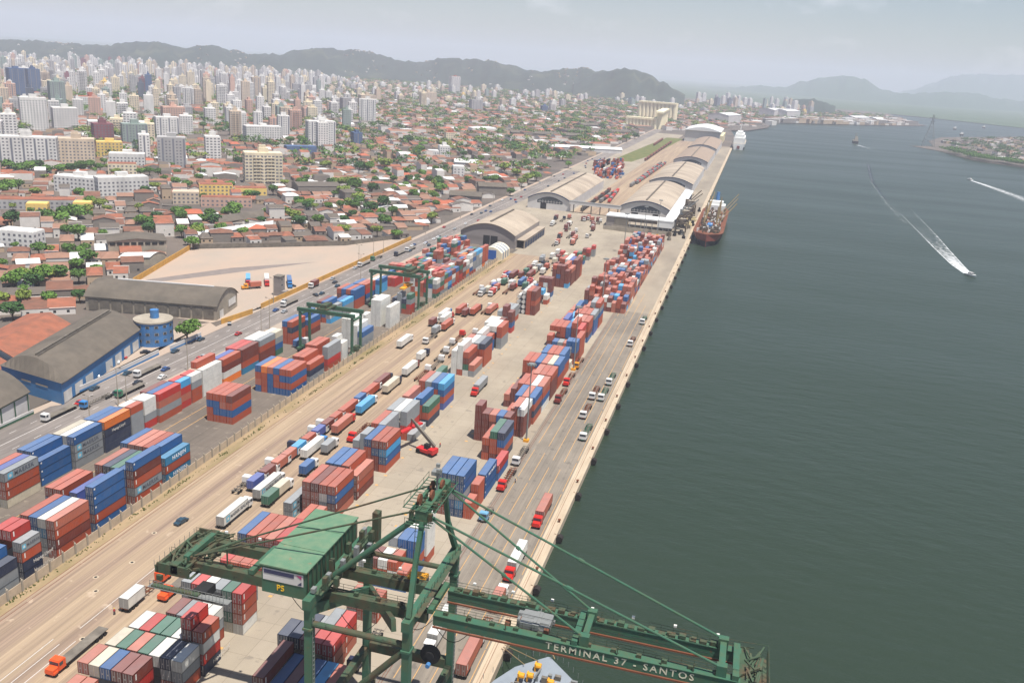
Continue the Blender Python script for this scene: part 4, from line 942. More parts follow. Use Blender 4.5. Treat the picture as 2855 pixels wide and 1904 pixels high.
def cont_proto(c, L, detail):
    key = (c, L, detail)
    if key in CP: return CP[key]
    mb = MB(); mb.box(-WC/2+.05, WC/2-.05, .04, L-.04, .06, HC-.03)
    if detail:
        n = int(L/.56)
        for k in range(n):
            y = .3+k*(L-.5)/n
            for s in (-1, 1): mb.box(s*(WC/2-.05), s*(WC/2-.02), y, y+.26, .2, HC-.2)
            mb.box(-WC/2+.15, WC/2-.15, y, y+.26, HC-.03, HC-.012)
    o = mb.build('shipping_container', CM[c])
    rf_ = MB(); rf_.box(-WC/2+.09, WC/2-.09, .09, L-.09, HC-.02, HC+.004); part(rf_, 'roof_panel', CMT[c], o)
    d_ = MB(); d_.box(-WC/2+.1, -.04, .01, .045, .14, HC-.14); d_.box(.04, WC/2-.1, .01, .045, .14, HC-.14); part(d_, 'doors', CMD[c], o)
    fr = MB(); P = .11
    for x in (-WC/2, WC/2-P):
        for y in (0, L-P): fr.box(x, x+P, y, y+P, 0, HC)
        for z in (0, HC-P): fr.box(x, x+P, P, L-P, z, z+P)
    for y in (0, L-P):
        for z in (0, HC-P): fr.box(-WC/2+P, WC/2-P, y, y+P, z, z+P)
    part(fr, 'frame', CMF[c], o)
    if detail:
        d = MB()
        for x in (-.9, -.35, .35, .9): d.box(x-.045, x+.045, -.03, .012, .15, HC-.15)
        for x in (-.62, .62): d.box(x-.12, x+.12, -.01, .03, 1.0, 1.3)
        part(d, 'lock_rods', DOORG, o)
        if c in 'omkrb': m_ = MB(); y_ = .75 if c != 'b' else .35; m_.box(WC/2-.01, WC/2+.006, y_, y_+(.34 if c != 'b' else .5), .9 if c != 'b' else 1.7, 2.2); part(m_, 'marking', WHITE, o)
    CP[key] = [o, False]; return CP[key]
ALL = []   # container records
def B(row, y, L, xr, cols, phrase=None, z0=0):
    for ci, col in enumerate(cols):
        for ti, ch in enumerate(col):
            if ch == '-': continue
            ALL.append(dict(row=row, y=y, L=L, x=xr-WC/2-ci*2.54, z=z0+ti*2.6, c=ch.lower(), up=ch.isupper(), ci=ci, ti=ti, n=len(col), nc=len(cols), ph=phrase))
F4, F2 = 12.19, 6.06
# fence row (right edge follows the panel fence)
B('fence', 142.6, F2, -152.4, ['ggn','oogb','oogb'], 'at the bottom left corner')
B('fence', 150.2, F2, -152.5, ['NNoG','omorr','omorr','ggok','oblb'], 'second block')
B('fence', 161.2, F4, -152.9, ['omok','ggcw','oobb','oomo'], 'third block')
B('fence', 175.2, F4, -152.9, ['bobbb','obb','bobp','','obmo','bobo'], 'fourth block')
B('fence', 191.3, F4, -153.1, ['oGomb','oobb','ogbe','gonn','gook'], 'fifth block')
B('fence', 206.0, F4, -153.7, ['COC','oomb','oooo','ookk','oook','bobb'], 'sixth block')
B('fence', 251.4, F4, -159.7, ['obom','obko','obbo','oobo'], 'seventh block alone on open tarmac')
B('fence', 283.1, F4, -154.6, ['bobo','bobo','boob','bbbk','oooy','bkob'], 'eighth six-wide block')
B('fence', 298.8, F4, -155.1, ['gno','gooo','gooo'], 'ninth block')
B('fence', 314.0, F4, -155.0, ['orgg','oo','oooo','oooo'], 'tenth block')
B('fence', 328.6, F2, -155.6, ['www','wwww'], 'eleventh block')
B('fence', 347.0, F4, -154.6, ['GGb','wwww','wwwww','wwwww'], 'twelfth block by gantry')
B('fence', 364.5, F2, -161.0, ['wwww','www'], 'thirteenth block')
B('fence', 382.0, F4, -156.0, ['wwww','','wwwww','wwwww'], 'fourteenth white block')
B('fence', 408.5, F2, -156.0, ['orge','oen','gggg','ggn'], 'fifteenth block')
RR = random.Random(21); pal = 'oooommkkbblggweertyn'
seq = ['eogw','goeGo','gtoe','blob','rgwm','roob','ormem','omgm','gyGw','obwgw','oggbg','wgggl','wggwl','yoooo','woooo']
y = 444.8
for s_ in seq:
    cols = [s_[:5]]+[''.join(RR.choice(pal) for _ in range(RR.choice([3,4,4,4,3]))) for _ in range(5)]
    B('fence', y, F2, -155.2, cols, 'block near %d' % y); y += 6.55
# road row
B('road', 177.2, F4, -182.8, ['toog'.replace('g','G'),'ggep','geoo'], 'at the left edge')
B('road', 191.0, F4, -184.0, ['bbb','omub'.replace('u','b'),'ommb'], 'second block')
B('road', 203.6, F4, -183.0, ['gGGb','ggbw','ggbt'], 'third block')
B('road', 216.4, F4, -182.6, ['NNNy','ggob','ogbb'], 'fourth block')
B('road', 229.6, F2, -183.0, ['gggo','ggww','gow'], 'fifth block')
B('road', 236.3, F2, -183.0, ['rgww','ggww','oow'], 'sixth block')
B('road', 243.1, F4, -182.3, ['ogkr','eoob','ooomo'[:4]], 'seventh block')
B('road', 256.0, F2, -183.0, ['rkrl','oogr'], 'eighth block')
B('road', 262.8, F2, -183.0, ['oogw','oggr'], 'ninth block')
B('road', 269.9, F4, -183.2, ['wwww','ggggo'], 'tenth white block')
B('road', 283.0, F4, -183.0, ['ywmo','gggp'], 'eleventh block')
B('road', 296.3, F4, -183.0, ['comm','oomr','oobr'], 'twelfth block')
B('road', 309.6, F4, -183.0, ['mmoG','oogw','ooow'], 'thirteenth block')
B('road', 322.2, F2, -183.0, ['ebgt','oggw'], 'fourteenth block')
B('road', 337.8, F2, -181.2, ['b'], 'low front block')
B('road', 339.0, F4, -184.4, ['oono','ooob','oo'], 'fifteenth block')
B('road', 353.0, F4, -184.0, ['mob','momb'], 'sixteenth block')
B('road', 376.0, F4, -184.0, ['lgg','obgb','mmom'], 'seventeenth block')
B('road', 389.5, F4, -184.0, ['ggl','mob'], 'eighteenth block')
B('road', 403.0, F4, -184.0, ['oobb','obbo','oobb','ommo'], 'nineteenth block')
B('road', 416.5, F4, -184.0, ['gbro','brmk','oolb'], 'twentieth block')
B('road', 457.3, F4, -184.5, ['rr','ro'], 'low red block')
B('road', 438.0, F4, -186.0, ['llb','obw'], 'twenty-first block')
for y in range(472, 590, 7):
    n_ = RR.choice([1,2,3,3,4]); B('road', y, F2, -182.5-RR.choice([0,0,2.5]), [''.join(RR.choice('oookkrwgebewk') for _ in range(max(1, n_-RR.choice([0,0,1])))) for _ in range(5)], 'block near %d' % y)
# yard row, west of the aisle
B('yard', 116.0, F2, -101.3, ['mo','ob','om','ok','ok'], 'at the bottom edge')
B('yard', 122.4, F2, -101.3, ['mrm','oom','mob','rot','mok'], 'first block')
B('yard', 128.8, F2, -95.0, ['ogw','ogn','oew','gge','ggk','gge','ggt'], 'second block')
B('yard', 135.2, F2, -94.4, ['Nrwo','oommr','ggw','gge','gge','ggr','ggw'], 'third block')
B('yard', 142.0, F2, -97.9, ['ogw','ogw','ogG','oom'], 'fourth block')
B('yard', 149.9, F2, -94.4, ['wkor','tege','trgg','gggw','goor','gogg'], 'fifth block')
B('yard', 157.0, F2, -98.4, ['gg','og'], 'sixth low block')
B('yard', 168.0, F2, -99.0, ['or','oo','mo','wo','gr'], 'seventh block')
B('yard', 176.7, F4, -99.4, ['oor','ookw'[:3],'ogo','ogo','obb'], 'eighth block behind crane house')
B('yard', 189.6, F4, -99.6, ['kk','oo'], 'ninth low block')
B('yard', 199.5, F4, -109.4, ['GG'], 'beige-topped block')
B('yard', 203.6, F4, -98.2, ['kmbo','bgwo','ookm','ooko'], 'tenth block')
B('yard', 217.0, F4, -97.8, ['mok','oooo','ooobp'[:4],'ooob'], 'eleventh block')
B('yard', 236.9, F4, -97.1, ['oblo','mmbo','ooob'], 'twelfth block')
B('yard', 240.3, F2, -105.0, ['eggg','oog'], 'side block')
B('yard', 249.6, F4, -102.8, ['oggg','oooo'], 'thirteenth block')
B('yard', 262.6, F4, -97.8, ['g','orgg','oggw','oggg'], 'fourteenth grey block')
B('yard', 276.6, F4, -97.7, ['Hoe','mooQ','ool','mokk'], 'fifteenth block')
B('yard', 293.7, F4, -98.0, ['pobl','ooob','oogg','oooo'], 'sixteenth block')
B('yard', 309.0, F4, -106.0, ['ooe'], 'lone green block')
B('yard', 333.0, F4, -98.6, ['gk','wemo','owwww','wwww'], 'seventeenth block')
B('yard', 346.9, F4, -98.5, ['ooon','ooog','mokw','ookk','ww'], 'eighteenth block')
B('yard', 361.0, F4, -101.6, ['bbo','bbbw'[:4],'ww'], 'nineteenth block')
B('yard', 374.4, F4, -98.7, ['ggoo','ggmw','ogmw','www'], 'twentieth block')
B('yard', 388.0, F4, -103.5, ['rbm','oow','oow'], 'twenty-first block')
B('yard', 401.0, F2, -101.0, ['rbmm','mommm','mmgg'], 'twenty-second block')
B('yard', 416.0, F4, -104.5, ['ogg','ogg'], 'twenty-third grey block')
B('yard', 437.0, F4, -98.2, ['mmommm'[:5],'ooooo'[:5]], 'twenty-fourth tall block')
B('yard', 455.0, F2, -101.0, ['kk','mmk'], 'twenty-fifth block')
B('yard', 462.0, F2, -97.2, ['ow','oml'], 'twenty-sixth block')
B('yard', 469.5, F2, -96.9, ['wbmmm','mtmwm','momom','mbb','omb'], 'twenty-seventh block')
B('yard', 482.0, F2, -104.0, ['mmm','wm'], 'twenty-eighth block')
B('yard', 505.0, F2, -94.6, ['lmmm','mmmmm','mmbmm','mmmmo'], 'twenty-ninth block')
B('yard', 512.0, F4, -94.2, ['mmmk','ommmk'], 'thirtieth block')
B('yard', 525.0, F4, -93.8, ['mmmmmk'[:5],'mmmmp','mmmmw','mmmmo'], 'thirty-first tall block')
B('yard', 538.0, F2, -93.8, ['ooomk','mmmm','omomw'], 'thirty-second block')
B('yard', 575.0, F2, -98.5, ['be','bee','rrr','or'], 'thirty-third block')
B('yard', 590.0, F2, -97.5, ['gmr','oom','om'], 'thirty-fourth block')
B('yard', 604.0, F2, -96.5, ['ggr','mm'], 'thirty-fifth block')
# quay row
B('quay', 117.0, F4, -65.0, ['oo','lo','bb','mm','bb','mmo'], 'bottom-edge block under crane')
B('quay', 130.0, F4, -65.0, ['oo','bl','bb','mm','bb','mmm'], 'first block under crane')
B('quay', 143.4, F2, -69.6, ['kkr','omr','mom','oen','gnn'], 'second block under crane')
B('quay', 150.2, F2, -70.0, ['kor','oog','og','on'], 'third block under crane')
B('quay', 164.0, F2, -68.6, ['oo','ok','gk'], 'fourth block under crane')
B('quay', 178.0, F2, -67.0, ['bo','bwo','bow','bom','ogg'], 'fifth block under crane')
B('quay', 184.6, F2, -67.0, ['bobb','oogb','oogg'], 'sixth block under crane')
B('quay', 191.3, F2, -66.6, ['owwww','gwww'], 'white block under crane')
B('quay', 218.5, F2, -63.3, ['oo'], 'small front block')
B('quay', 218.5, F4, -65.9, ['blgbb','bbgob','ooobb'], 'tall blue-topped block')
B('quay', 225.2, F2, -63.3, ['ooo'], 'small middle block')
B('quay', 232.0, F4, -63.3, ['bbQ'], 'lone navy-topped block')
B('quay', 244.9, F4, -62.9, ['br'], 'bright red block')
B('quay', 258.5, F4, -65.0, ['Hobn','mooe','omo'], 'green-topped block')
B('quay', 272.4, F2, -66.9, ['mmmm','mmmb','mmmk','mmmm','mmmmm'], 'maroon stepped block')
B('quay', 281.0, F4, -64.2, ['mmmw','mook','ooo'], 'white-topped block')
B('quay', 294.0, F4, -63.6, ['onob','oook','obob'], 'blue-topped block')
B('quay', 306.9, F4, -63.4, ['wbok','ooow','oooo','oooo','mmm','mk'], 'six-wide block')
B('quay', 320.2, F4, -63.3, ['mmmo','mooo','oook','mmo'], 'orange block')
B('quay', 334.0, F4, -63.3, ['oobb','ookt','oook','ooob','mooo','bmoo'], 'mixed six-wide block')
B('quay', 347.6, F4, -64.0, ['oobb','oooo','oooo','ooob','bb'], 'blue-ended block')
B('quay', 361.2, F2, -64.0, ['t','bbt'], 'cream-topped block')
B('quay', 368.0, F2, -62.6, ['ombb','omnb'], 'slim blue block')
B('quay', 374.6, F4, -62.4, ['oooo'], 'slim orange block')
B('quay', 381.0, F2, -66.5, ['gw','gk','mg','mb','mmo'], 'low grey block')
B('quay', 388.5, F4, -64.5, ['wmkr','mommo','egbb','mmoo','nego','nnoo'], 'white-footed block')
B('quay', 402.5, F4, -63.8, ['bmoo','mmgk','mrww','mml','obbp','omo'], 'orange-white block')
B('quay', 416.3, F4, -63.4, ['pbbg','ooko','okoo','ollo','bbl','nko'], 'blue-edged block')
B('quay', 430.0, F4, -63.2, ['oobgo','ogogg','oobk','ook','olbb','okk'], 'grey-capped block')
y = 464
while y < 664:
    gap = 558 < y < 580
    n_ = 4 if y < 560 else 4
    cols = []
    for k in range(9):
        X = -54.5-k*2.54
        if k < 3: h = RR.choice([2,3,4,4]) if y > 480 else RR.choice([1,2,3])
        else: h = 0 if gap else RR.choice([3,4,4,5,3,2])
        if y < 470 and k < 3: h = RR.choice([2,3,2])
        cols.append(''.join(RR.choice('mmmmooookkkkkkbbgglwm') for _ in range(h)))
    B('quay', y, F2, -54.8, cols, 'far block near %d' % y); y += 6.7 if RR.random() < .8 else 8.5
# containers carried by trucks are recorded by truck() below
# ---------------------------------------------------------------- trucks
CABC = dict(w=(222,220,216), r=(200,44,36), o=(226,88,40), b=(60,130,190), n=(44,50,70), m=(120,46,40), y=(220,150,40), e=(50,120,90), l=(110,160,190))
CABN = dict(w='white', r='red', o='orange', b='blue', n='dark', m='maroon', y='yellow', e='green', l='pale blue')
TP_ = {}; TRK = []
WHEEL = mat('tyre', lin(34,33,33), .85, .1, 2)
def truck_proto(cab, nose, ln, bedc):
    key = (cab, nose, ln, bedc)
    if key in TP_: return TP_[key]
    t = empty('truck', (0,-3000,0)); cm = mat('cab_'+cab, lin(*CABC[cab]), .4, .04, 1, spec=.5)
    # local +Y is forwards; rear of the trailer at y=0
    T = ln+.9+(1.6 if nose else 0)
    ch = MB()
    for x in (-.5, .5): ch.box(x-.09, x+.09, 0, ln+.4, .95, 1.2)
    for k in range(int(ln/1.5)+1): ch.box(-1.15, 1.15, .1+k*1.5, .32+k*1.5, 1.05, 1.2)
    ch.box(-.45, .45, ln-.5, ln+2.2, .6, .9)
    part(ch, 'chassis', RUST if bedc == 'r' else GRN if bedc == 'e' else CONCD, t)
    if bedc == 'f': d = MB(); d.box(-1.22, 1.22, 0, ln, 1.2, 1.34); part(d, 'deck', CONCD, t)
    c = MB(); y0 = ln+.15
    c.box(-1.2, 1.2, y0, y0+1.9, .9, 2.9); c.box(-1.1, 1.1, y0+.2, y0+1.7, 2.9, 3.05)
    if nose: c.box(-1.0, 1.0, y0+1.9, y0+3.4, .8, 1.9); c.box(-1.2, -1.0, y0+2.2, y0+3.3, .8, 1.3); c.box(1.0, 1.2, y0+2.2, y0+3.3, .8, 1.3)
    cb = part(c, 'cab', cm, t)
    g_ = MB(); yy = y0+1.91; g_.box(-1.05, 1.05, yy, yy+.03, 2.0, 2.75); g_.box(-1.23, -1.2, y0+.8, y0+1.75, 1.95, 2.7); g_.box(1.2, 1.23, y0+.8, y0+1.75, 1.95, 2.7); part(g_, 'windscreen', GLASS, cb)
    for ax in ([.9, 2.1] if ln < 8 else [.9, 2.1, 3.3])+[ln-.3, y0+(2.7 if nose else 1.0)]:
        for s in (-1, 1): w_ = MB(); w_.tube((s*.75, ax, .5), (s*1.15, ax, .5), .5, n=9); part(w_, 'wheel', WHEEL, t)
    TP_[key] = [t, False]; return TP_[key]
def truck(x, y, d, cab='w', load='', ln=None, nose=False, bed='g', area='', rz=None):
    """x,y: rear end of the trailer on the ground; d=+1 drives away (+Y), -1 towards the viewer."""
    ln = ln or (12.6 if any(c[0] == '4' for c in load.split()) or len(load.split()) > 1 or not load else 6.6)
    p = truck_proto(cab, nose, ln, bed); a = (0 if d > 0 else math.pi) if rz is None else rz
    if not p[1]: t = p[0]; t.location = (x,y,0); t.rotation_euler = (0,0,a); p[1] = True
    else: t = dup(p[0], (x,y,0), a)
    tag(t, None, 'truck', 'trucks of the port'); desc = 'empty' if not load else 'container-laden'
    TRK.append((t, '%s %s truck %s %s' % (CABN[cab], desc, 'facing away' if d > 0 else 'facing the viewer', area), x, y))
    off = .1
    for it in load.split():
        L = F4 if it[0] == '4' else F2; c = it[1]
        if it[0] == '1': off = ln-F2-.1; L = F2
        yy = y+off if d > 0 else y-off-L
        if rz is None: ALL.append(dict(row='truck', y=yy, L=L, x=x, z=1.22, c=c.lower(), up=it[1].isupper(), ci=0, ti=0, n=1, nc=1, ph=CABN[cab], area=area))
        off += L+.15
D = 'on the dusty road'; A_ = 'on the quay apron'; P_ = 'in the truck park'; V_ = 'on the avenue'
x, y = at(602, 1480); truck(x+.6, y+1, 1, 'w', '4W', area=D)
truck(-123.8, 205.5, 1, 'w', '4W', area=D); truck(-119.6, 203, 1, 'w', '2e 2t', area=D)
truck(-119.2, 224.3, 1, 'w', '2b', area=D); truck(-124.4, 235.0, 1, 'b', '4w', area=D); truck(-120.3, 241, 1, 'w', '2g', area=D)
truck(-124.1, 256.4, 1, 'r', '4k', area=D); truck(-124.2, 276, 1, 'w', '4l', area=D); truck(-128.6, 301.5, 1, 'n', '4m', area=D)
truck(-123.8, 299.3, 1, 'n', '4t', area=D); truck(-124.4, 320.8, 1, 'm', '4w', area=D); truck(-126.0, 341.2, 1, 'n', '2w', area=D, ln=9)
truck(-140.2, 354.0, 1, 'w', '4w', area=D)
truck(-92, 327.5, -1, 'r', '4g', nose=True, area='in the aisle')
for y_, L_, c in ((209.8,'2','p'),(216.6,'2','m'),(223.6,'2','k'),(229.9,'2','k'),(236.2,'2','l'),(243,'2','o'),(250,'2','p'),(256.6,'2','m'),(263.2,'2','o'),(270,'4','o'),(283.4,'2','b'),(290,'4','o')):
    truck(-128.3, y_, 1, 'w', L_+c, ln=6.5 if L_ == '2' else 12.4, area='in the parked line')
for y_, cab in ((205,'w'),(218,'w'),(232,'n'),(246,'w'),(252,'w')): truck(-131.8, y_+2, 1, cab, '', ln=6, area='in the parked line')
truck(-123.5, 147.9, 1, 'o', '14' and '2w', ln=12.6, nose=True, bed='r', area='near bottom left')
truck(-118.3, 170.4, -1, 'o', '', nose=True, bed='f', area='near the crane'); truck(-122.9, 140.6, -1, 'o', '', nose=True, bed='f', area='near bottom left')
# quay
truck(-44.6, 236, -1, 'r', '4k', nose=True, area=A_); truck(-44.9, 207, -1, 'r', '4w', nose=True, area=A_)
truck(-59.6, 226, -1, 'l', '', ln=6, area=A_); truck(-60.6, 272, -1, 'w', '', area=A_); truck(-60.2, 254, -1, 'r', '', nose=True, bed='r', area=A_)
for (u, v) in ((1625,1228),(1625,1167),(1675,1118),(1650,1114),(1697,1074),(1756,966),(1790,905)):
    x, y = at(u, v); truck(x, y+13.5, -1, 'w', '', bed='e' if (u+v) % 2 else 'r', area=A_)
truck(-60.0, 333.5, -1, 'm', '', bed='r', nose=True, area='beside the quay stacks'); x, y = at(1580, 1072); truck(x, y+13, -1, 'r', '', bed='r', nose=True, area='beside the quay stacks')
x, y = at(1605, 1025); truck(x+.4, y+12, -1, 'y', '', bed='r', area='beside the quay stacks')
truck(-44.7, 174, -1, 'o', '', nose=True, area=A_, bed='r'); truck(-44.4, 152, 1, 'w', '4k', area=A_); truck(-44.4, 177, 1, 'w', '2k', area=A_, ln=7)
truck(-53.6, 172, -1, 'w', '4w', area='under the crane'); truck(-66.6, 161, -1, 'n', '', area='under the crane')
# middle yard from the photograph: (u,v) of the rear or front foot, heading, cab, load
for (u, v, d, cab, load) in [(1227,895,1,'b','4w'),(1275,880,1,'w','4o'),(1292,885,1,'w','2m'),(1315,882,1,'n','4o'),(1234,925,1,'w','4o'),(1208,935,1,'w','2g'),(1200,912,1,'w','2m'),(1231,905,1,'r','4w'),(1345,878,1,'w',''),(1360,880,1,'r','2k 2k'),(1322,825,1,'w',''),(1355,820,1,'n','2t'),(1374,810,1,'w','2p'),(1385,800,1,'w','2w'),(1400,790,1,'w','2o'),(1413,778,1,'w','2p'),(1405,822,1,'w',''),(1425,812,1,'r','2m'),(1448,800,1,'w','4b'),(1395,905,1,'r',''),
    (1262,960,1,'r',''),(1233,985,1,'w',''),(1215,1010,1,'w',''),(1255,1000,1,'w',''),(1200,1035,1,'w',''),(1160,1065,1,'w',''),(1270,985,1,'w',''),(1300,955,1,'w',''),(1188,958,-1,'w',''),(986,1225,-1,'r','')]:
    x, y = at(u, v)
    if d < 0: y += 12.8
    truck(x, y, d, cab, load, nose=(cab == 'r'), bed='r' if not load and (u % 3) else 'g', area='in the middle lanes')
tq = random.Random(31)
for X in (-135, -130.5, -126, -121.5, -117, -112.5):
    y = 468+tq.uniform(0, 20)+(X+135)*.6
    while y < 600:
        if tq.random() < .86 and not (X < -128 and y > 520) : truck(X+tq.uniform(-.5,.5), y, 1 if tq.random() < .6 else -1, tq.choice('wwwwrnm'), tq.choice(['2w','2g','2m','2r','2w','2e','','2o','4m','2t']), ln=None, area=P_)
        y += tq.choice([9, 11, 15])
for k in range(30):
    u, v = tq.uniform(1520, 1670), tq.uniform(605, 690); x, y = at(u, v); truck(x, y, tq.choice([1,-1]), tq.choice('nwwm'), tq.choice(['','','2w','2m','2k']), area='on the far forecourt')
# avenue and lot
for (u, v, d, cab, load) in [(150,1165,-1,'w',''),(350,1100,-1,'e',''),(255,1130,-1,'b',''),(800,852,-1,'w',''),(855,806,-1,'w','2m'),(1140,700,-1,'w',''),(1010,742,-1,'w',''),(1045,725,-1,'e',''),(1110,712,-1,'n',''),(400,1045,-1,'w','')]:
    x, y = at(u, v); truck(max(min(x, -208), -223.4), y+10, d, cab, load, bed='g' if u % 2 else 'f', area=V_)
for (u, v, cab, c, a_) in ((655,785,'r','4l',-2.6),(707,785,'r','4w',-2.6),(770,790,'b','4b',-2.6),(690,808,'y','2k',2.4)):
    x, y = at(u, v, .1); truck(x+4, y+7, 1, cab, '', ln=12.6 if c[0] == '4' else 7, nose=True, bed='f', area='on the sandy lot', rz=a_)
    L = F4 if c[0] == '4' else F2
    ALL.append(dict(row='truck', y=y+7, L=L, x=x+4, z=1.4, c=c[1], up=False, ci=0, ti=0, n=1, nc=1, ph=CABN[cab], area='on the sandy lot', rz=a_))
rank(TRK, '{k}, {n}')
# ---------------------------------------------------------------- place containers
grid = {}
for r in ALL:
    r['L8'] = r['c'].upper(); r['c'] = {'h': 'n', 'q': 'b'}.get(r['c'], r['c'])
for r in ALL: grid.setdefault((round(r['x']/1.27), round(r['z']/2.6)), []).append((r['y'], r['y']+r['L']))
def covered(x, z, y0, y1):
    tot = 0
    for k in (-1, 0, 1):
        for a, b in grid.get((round(x/1.27)+k, round(z/2.6)), []): tot = max(tot, min(b, y1)-max(a, y0))
    return tot > (y1-y0)*.7
def seen(r):
    if r['row'] == 'truck': return True
    top = not covered(r['x'], r['z']+2.6, r['y'], r['y']+r['L']); side = not covered(r['x']+2.54, r['z'], r['y'], r['y']+r['L'])
    front = not covered(r['x'], r['z'], r['y']-3, r['y']-1)
    return top or side or front
VIS = [r for r in ALL if seen(r)]
for r in VIS:
    p = px(r['x'], r['y']+r['L']/2, r['z']+1.3); r['in'] = -30 < p[0] < 2880 and p[1] < 1935; r['k'] = p[2]; r['s'] = (r['L']*2.5+6)/max(p[2], 1)**2
VIS = [r for r in VIS if r['in']]
VIS.sort(key=lambda r: -r['s'])
INDV = VIS[:298]; REST = VIS[298:]
TIER = ['bottom','second','third','fourth','fifth','sixth']
LETTER = {'W': ('MAERSK SEALAND', (90,96,106)), 'H': ('HAMBURG SÜD', (226,226,224)), 'Q': ('P&O Nedlloyd', (226,226,224)), 'G': ('MAERSK', (60,66,76)), 'N': ('Hapag-Lloyd', (206,200,190)), 'C': ('HANJIN', (230,232,236)), 'O': (None, None)}
seenlab = {}; nlet = 0
def text_part(txt, parent, loc, size, m, rot=(math.pi/2, 0, math.pi/2), ext=.012, name='lettering', space=1.0):
    cu = bpy.data.curves.new(name, 'FONT'); cu.body = txt; cu.size = size; cu.extrude = ext; cu.resolution_u = 2; cu.align_y = 'CENTER'; cu.space_character = space; cu.offset = .012*size
    tmp = bpy.data.objects.new('tmp', cu); me = bpy.data.meshes.new_from_object(tmp); me.name = name; bpy.data.objects.remove(tmp); bpy.data.curves.remove(cu)
    me.materials.clear(); me.materials.append(m); o = bpy.data.objects.new(name, me); C.objects.link(o); o.parent = parent; o.location = loc; o.rotation_euler = rot; return o
TXM = {}
for r in INDV:
    det = r['k'] < 330; pr = cont_proto(r['c'] if r['c'] in CC else 'o', r['L'], det)
    loc = (r['x'], r['y'], r['z']); a = r.get('rz', 0)
    if not pr[1]: o = pr[0]; o.location = loc; o.rotation_euler = (0,0,a); pr[1] = True
    else: o = dup(pr[0], loc, a)
    sz = 'forty-foot' if r['L'] > 10 else 'twenty-foot'
    if r['row'] == 'truck': lab = '%s %s container on %s-cab truck %s' % (CNAME[r['c']], sz, r['ph'], r['area']); grp = 'containers carried by trucks'
    else:
        where = {'fence': 'fence row', 'road': 'avenue-side row', 'yard': 'central row', 'quay': 'quay row'}[r['row']]
        pos = 'only column' if r['nc'] == 1 else '%s column from right' % ordw(r['ci']+1)
        lab = '%s container, %s tier, %s, %s, %s' % (CNAME[r['c']], TIER[r['ti']], pos, r['ph'], where); grp = 'containers stacked in the '+where
    r['o'] = o; r['lab'] = lab; tag(o, lab, 'shipping container', grp); seenlab.setdefault(lab, []).append(r)
    if r['up'] and LETTER.get(r['L8'], (None,))[0]:
        tx, tc_ = LETTER[r['L8']]
        if tx not in TXM: TXM[tx] = mat('letter_'+tx[:4], lin(*tc_), .6, .05, 1)
        big = r['L'] > 10
        text_part(tx, o, (WC/2+.02, 3.4 if big else 1.8, 1.3), 1.75 if big else 1.0, TXM[tx], space=1.15) if len(tx) < 9 else text_part(tx, o, (WC/2+.02, 3.2, 1.3), 1.25, TXM[tx])
        if tx.startswith('MAERSK'):
            q = MB(); y0 = 1.2 if big else .4; s_ = 1.7 if big else 1.1; q.box(WC/2-.01, WC/2+.015, y0, y0+s_, 1.3-s_/2, 1.3+s_/2); b_ = q.build('logo_square', mat('logo_blue', lin(96,178,206), .6), o)
            q = MB(); cy, cz = y0+s_/2, 1.3; pts = []
            for k in range(14): rr_ = s_*.42 if k % 2 == 0 else s_*.18; pts.append((WC/2+.022, cy+rr_*math.cos(k*math.pi/7), cz+rr_*math.sin(k*math.pi/7)))
            q.poly(pts); q.build('star', WHITE, b_)
for lab, l in seenlab.items():
    if len(l) > 1:
        l.sort(key=lambda r: px(r['x'], r['y'])[0])
        for i, r in enumerate(l): r['o']['label'] = (lab+', %s from left' % ordw(i+1)).replace(' container-laden', '')
mb = MB(); ks = list(CC)
for r in REST:
    m_ = ks.index(r['c'] if r['c'] in CC else 'o'); a = r.get('rz', 0); n = len(mb.v)
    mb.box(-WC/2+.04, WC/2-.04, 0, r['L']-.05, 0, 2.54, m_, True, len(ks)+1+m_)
    c_, s_ = math.cos(a), math.sin(a)
    for i in range(n, len(mb.v)): X, Y, Z = mb.v[i]; mb.v[i] = (r['x']+c_*X-s_*Y, r['y']+s_*X+c_*Y, r['z']+Z)
    x0, y0, z0 = r['x'], r['y'], r['z']
    if not a:
        for k in (-.85, -.35, .35, .85): mb.box(x0+k-.03, x0+k+.03, y0-.02, y0, z0+.15, z0+2.4, len(ks))
u_ = random.Random(8)   # far rail yard stacks beyond the sheds
for k in range(150):
    u, v = u_.uniform(1655, 1735), u_.uniform(455, 498)
    x, y = at(u, v); h = u_.choice([1,2,3]); 
    for q in range(h): mb.obox(round(x/2.6)*2.6, round(y/12.4)*12.4, WC, F4 if k % 2 else F2, q*2.6, q*2.6+2.56, 0, ks.index(u_.choice('mmmokkbwbng')))
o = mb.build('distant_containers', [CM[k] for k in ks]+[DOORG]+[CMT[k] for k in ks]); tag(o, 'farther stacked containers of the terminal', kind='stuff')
print('containers', len(ALL), len(VIS), len(INDV))
# tank containers (white frames with barrels) in the central row
rk = []
for i in range(4):
    for j in range(2):
        for tz in range(5 if j == 0 else 4):
            x, y = -104.6-j*2.6, 437+i*6.3
            if i > 0 and tz < 3: continue
            t = empty('tank_container', (x, y, tz*2.6)); mb = MB(); mb.tube((0,.5,1.3), (0,5.6,1.3), 1.05, n=12); part(mb, 'barrel', WHITE, t)
            mb = MB()
            for a in (-1.2, 1.12):
                for b in (0, 5.98): mb.box(a, a+.08, b, b+.08, 0, 2.59)
                for c_ in (0, 2.5): mb.box(a, a+.08, .08, 5.98, c_, c_+.08)
            part(mb, 'frame', NAVY, t); tag(t, None, 'tank container', 'tank containers stacked in the yard'); rk.append((t, 'white tank container in tier %s' % TIER[tz], x, y))
rank(rk, '{k} of the tall tank stack, {n}')
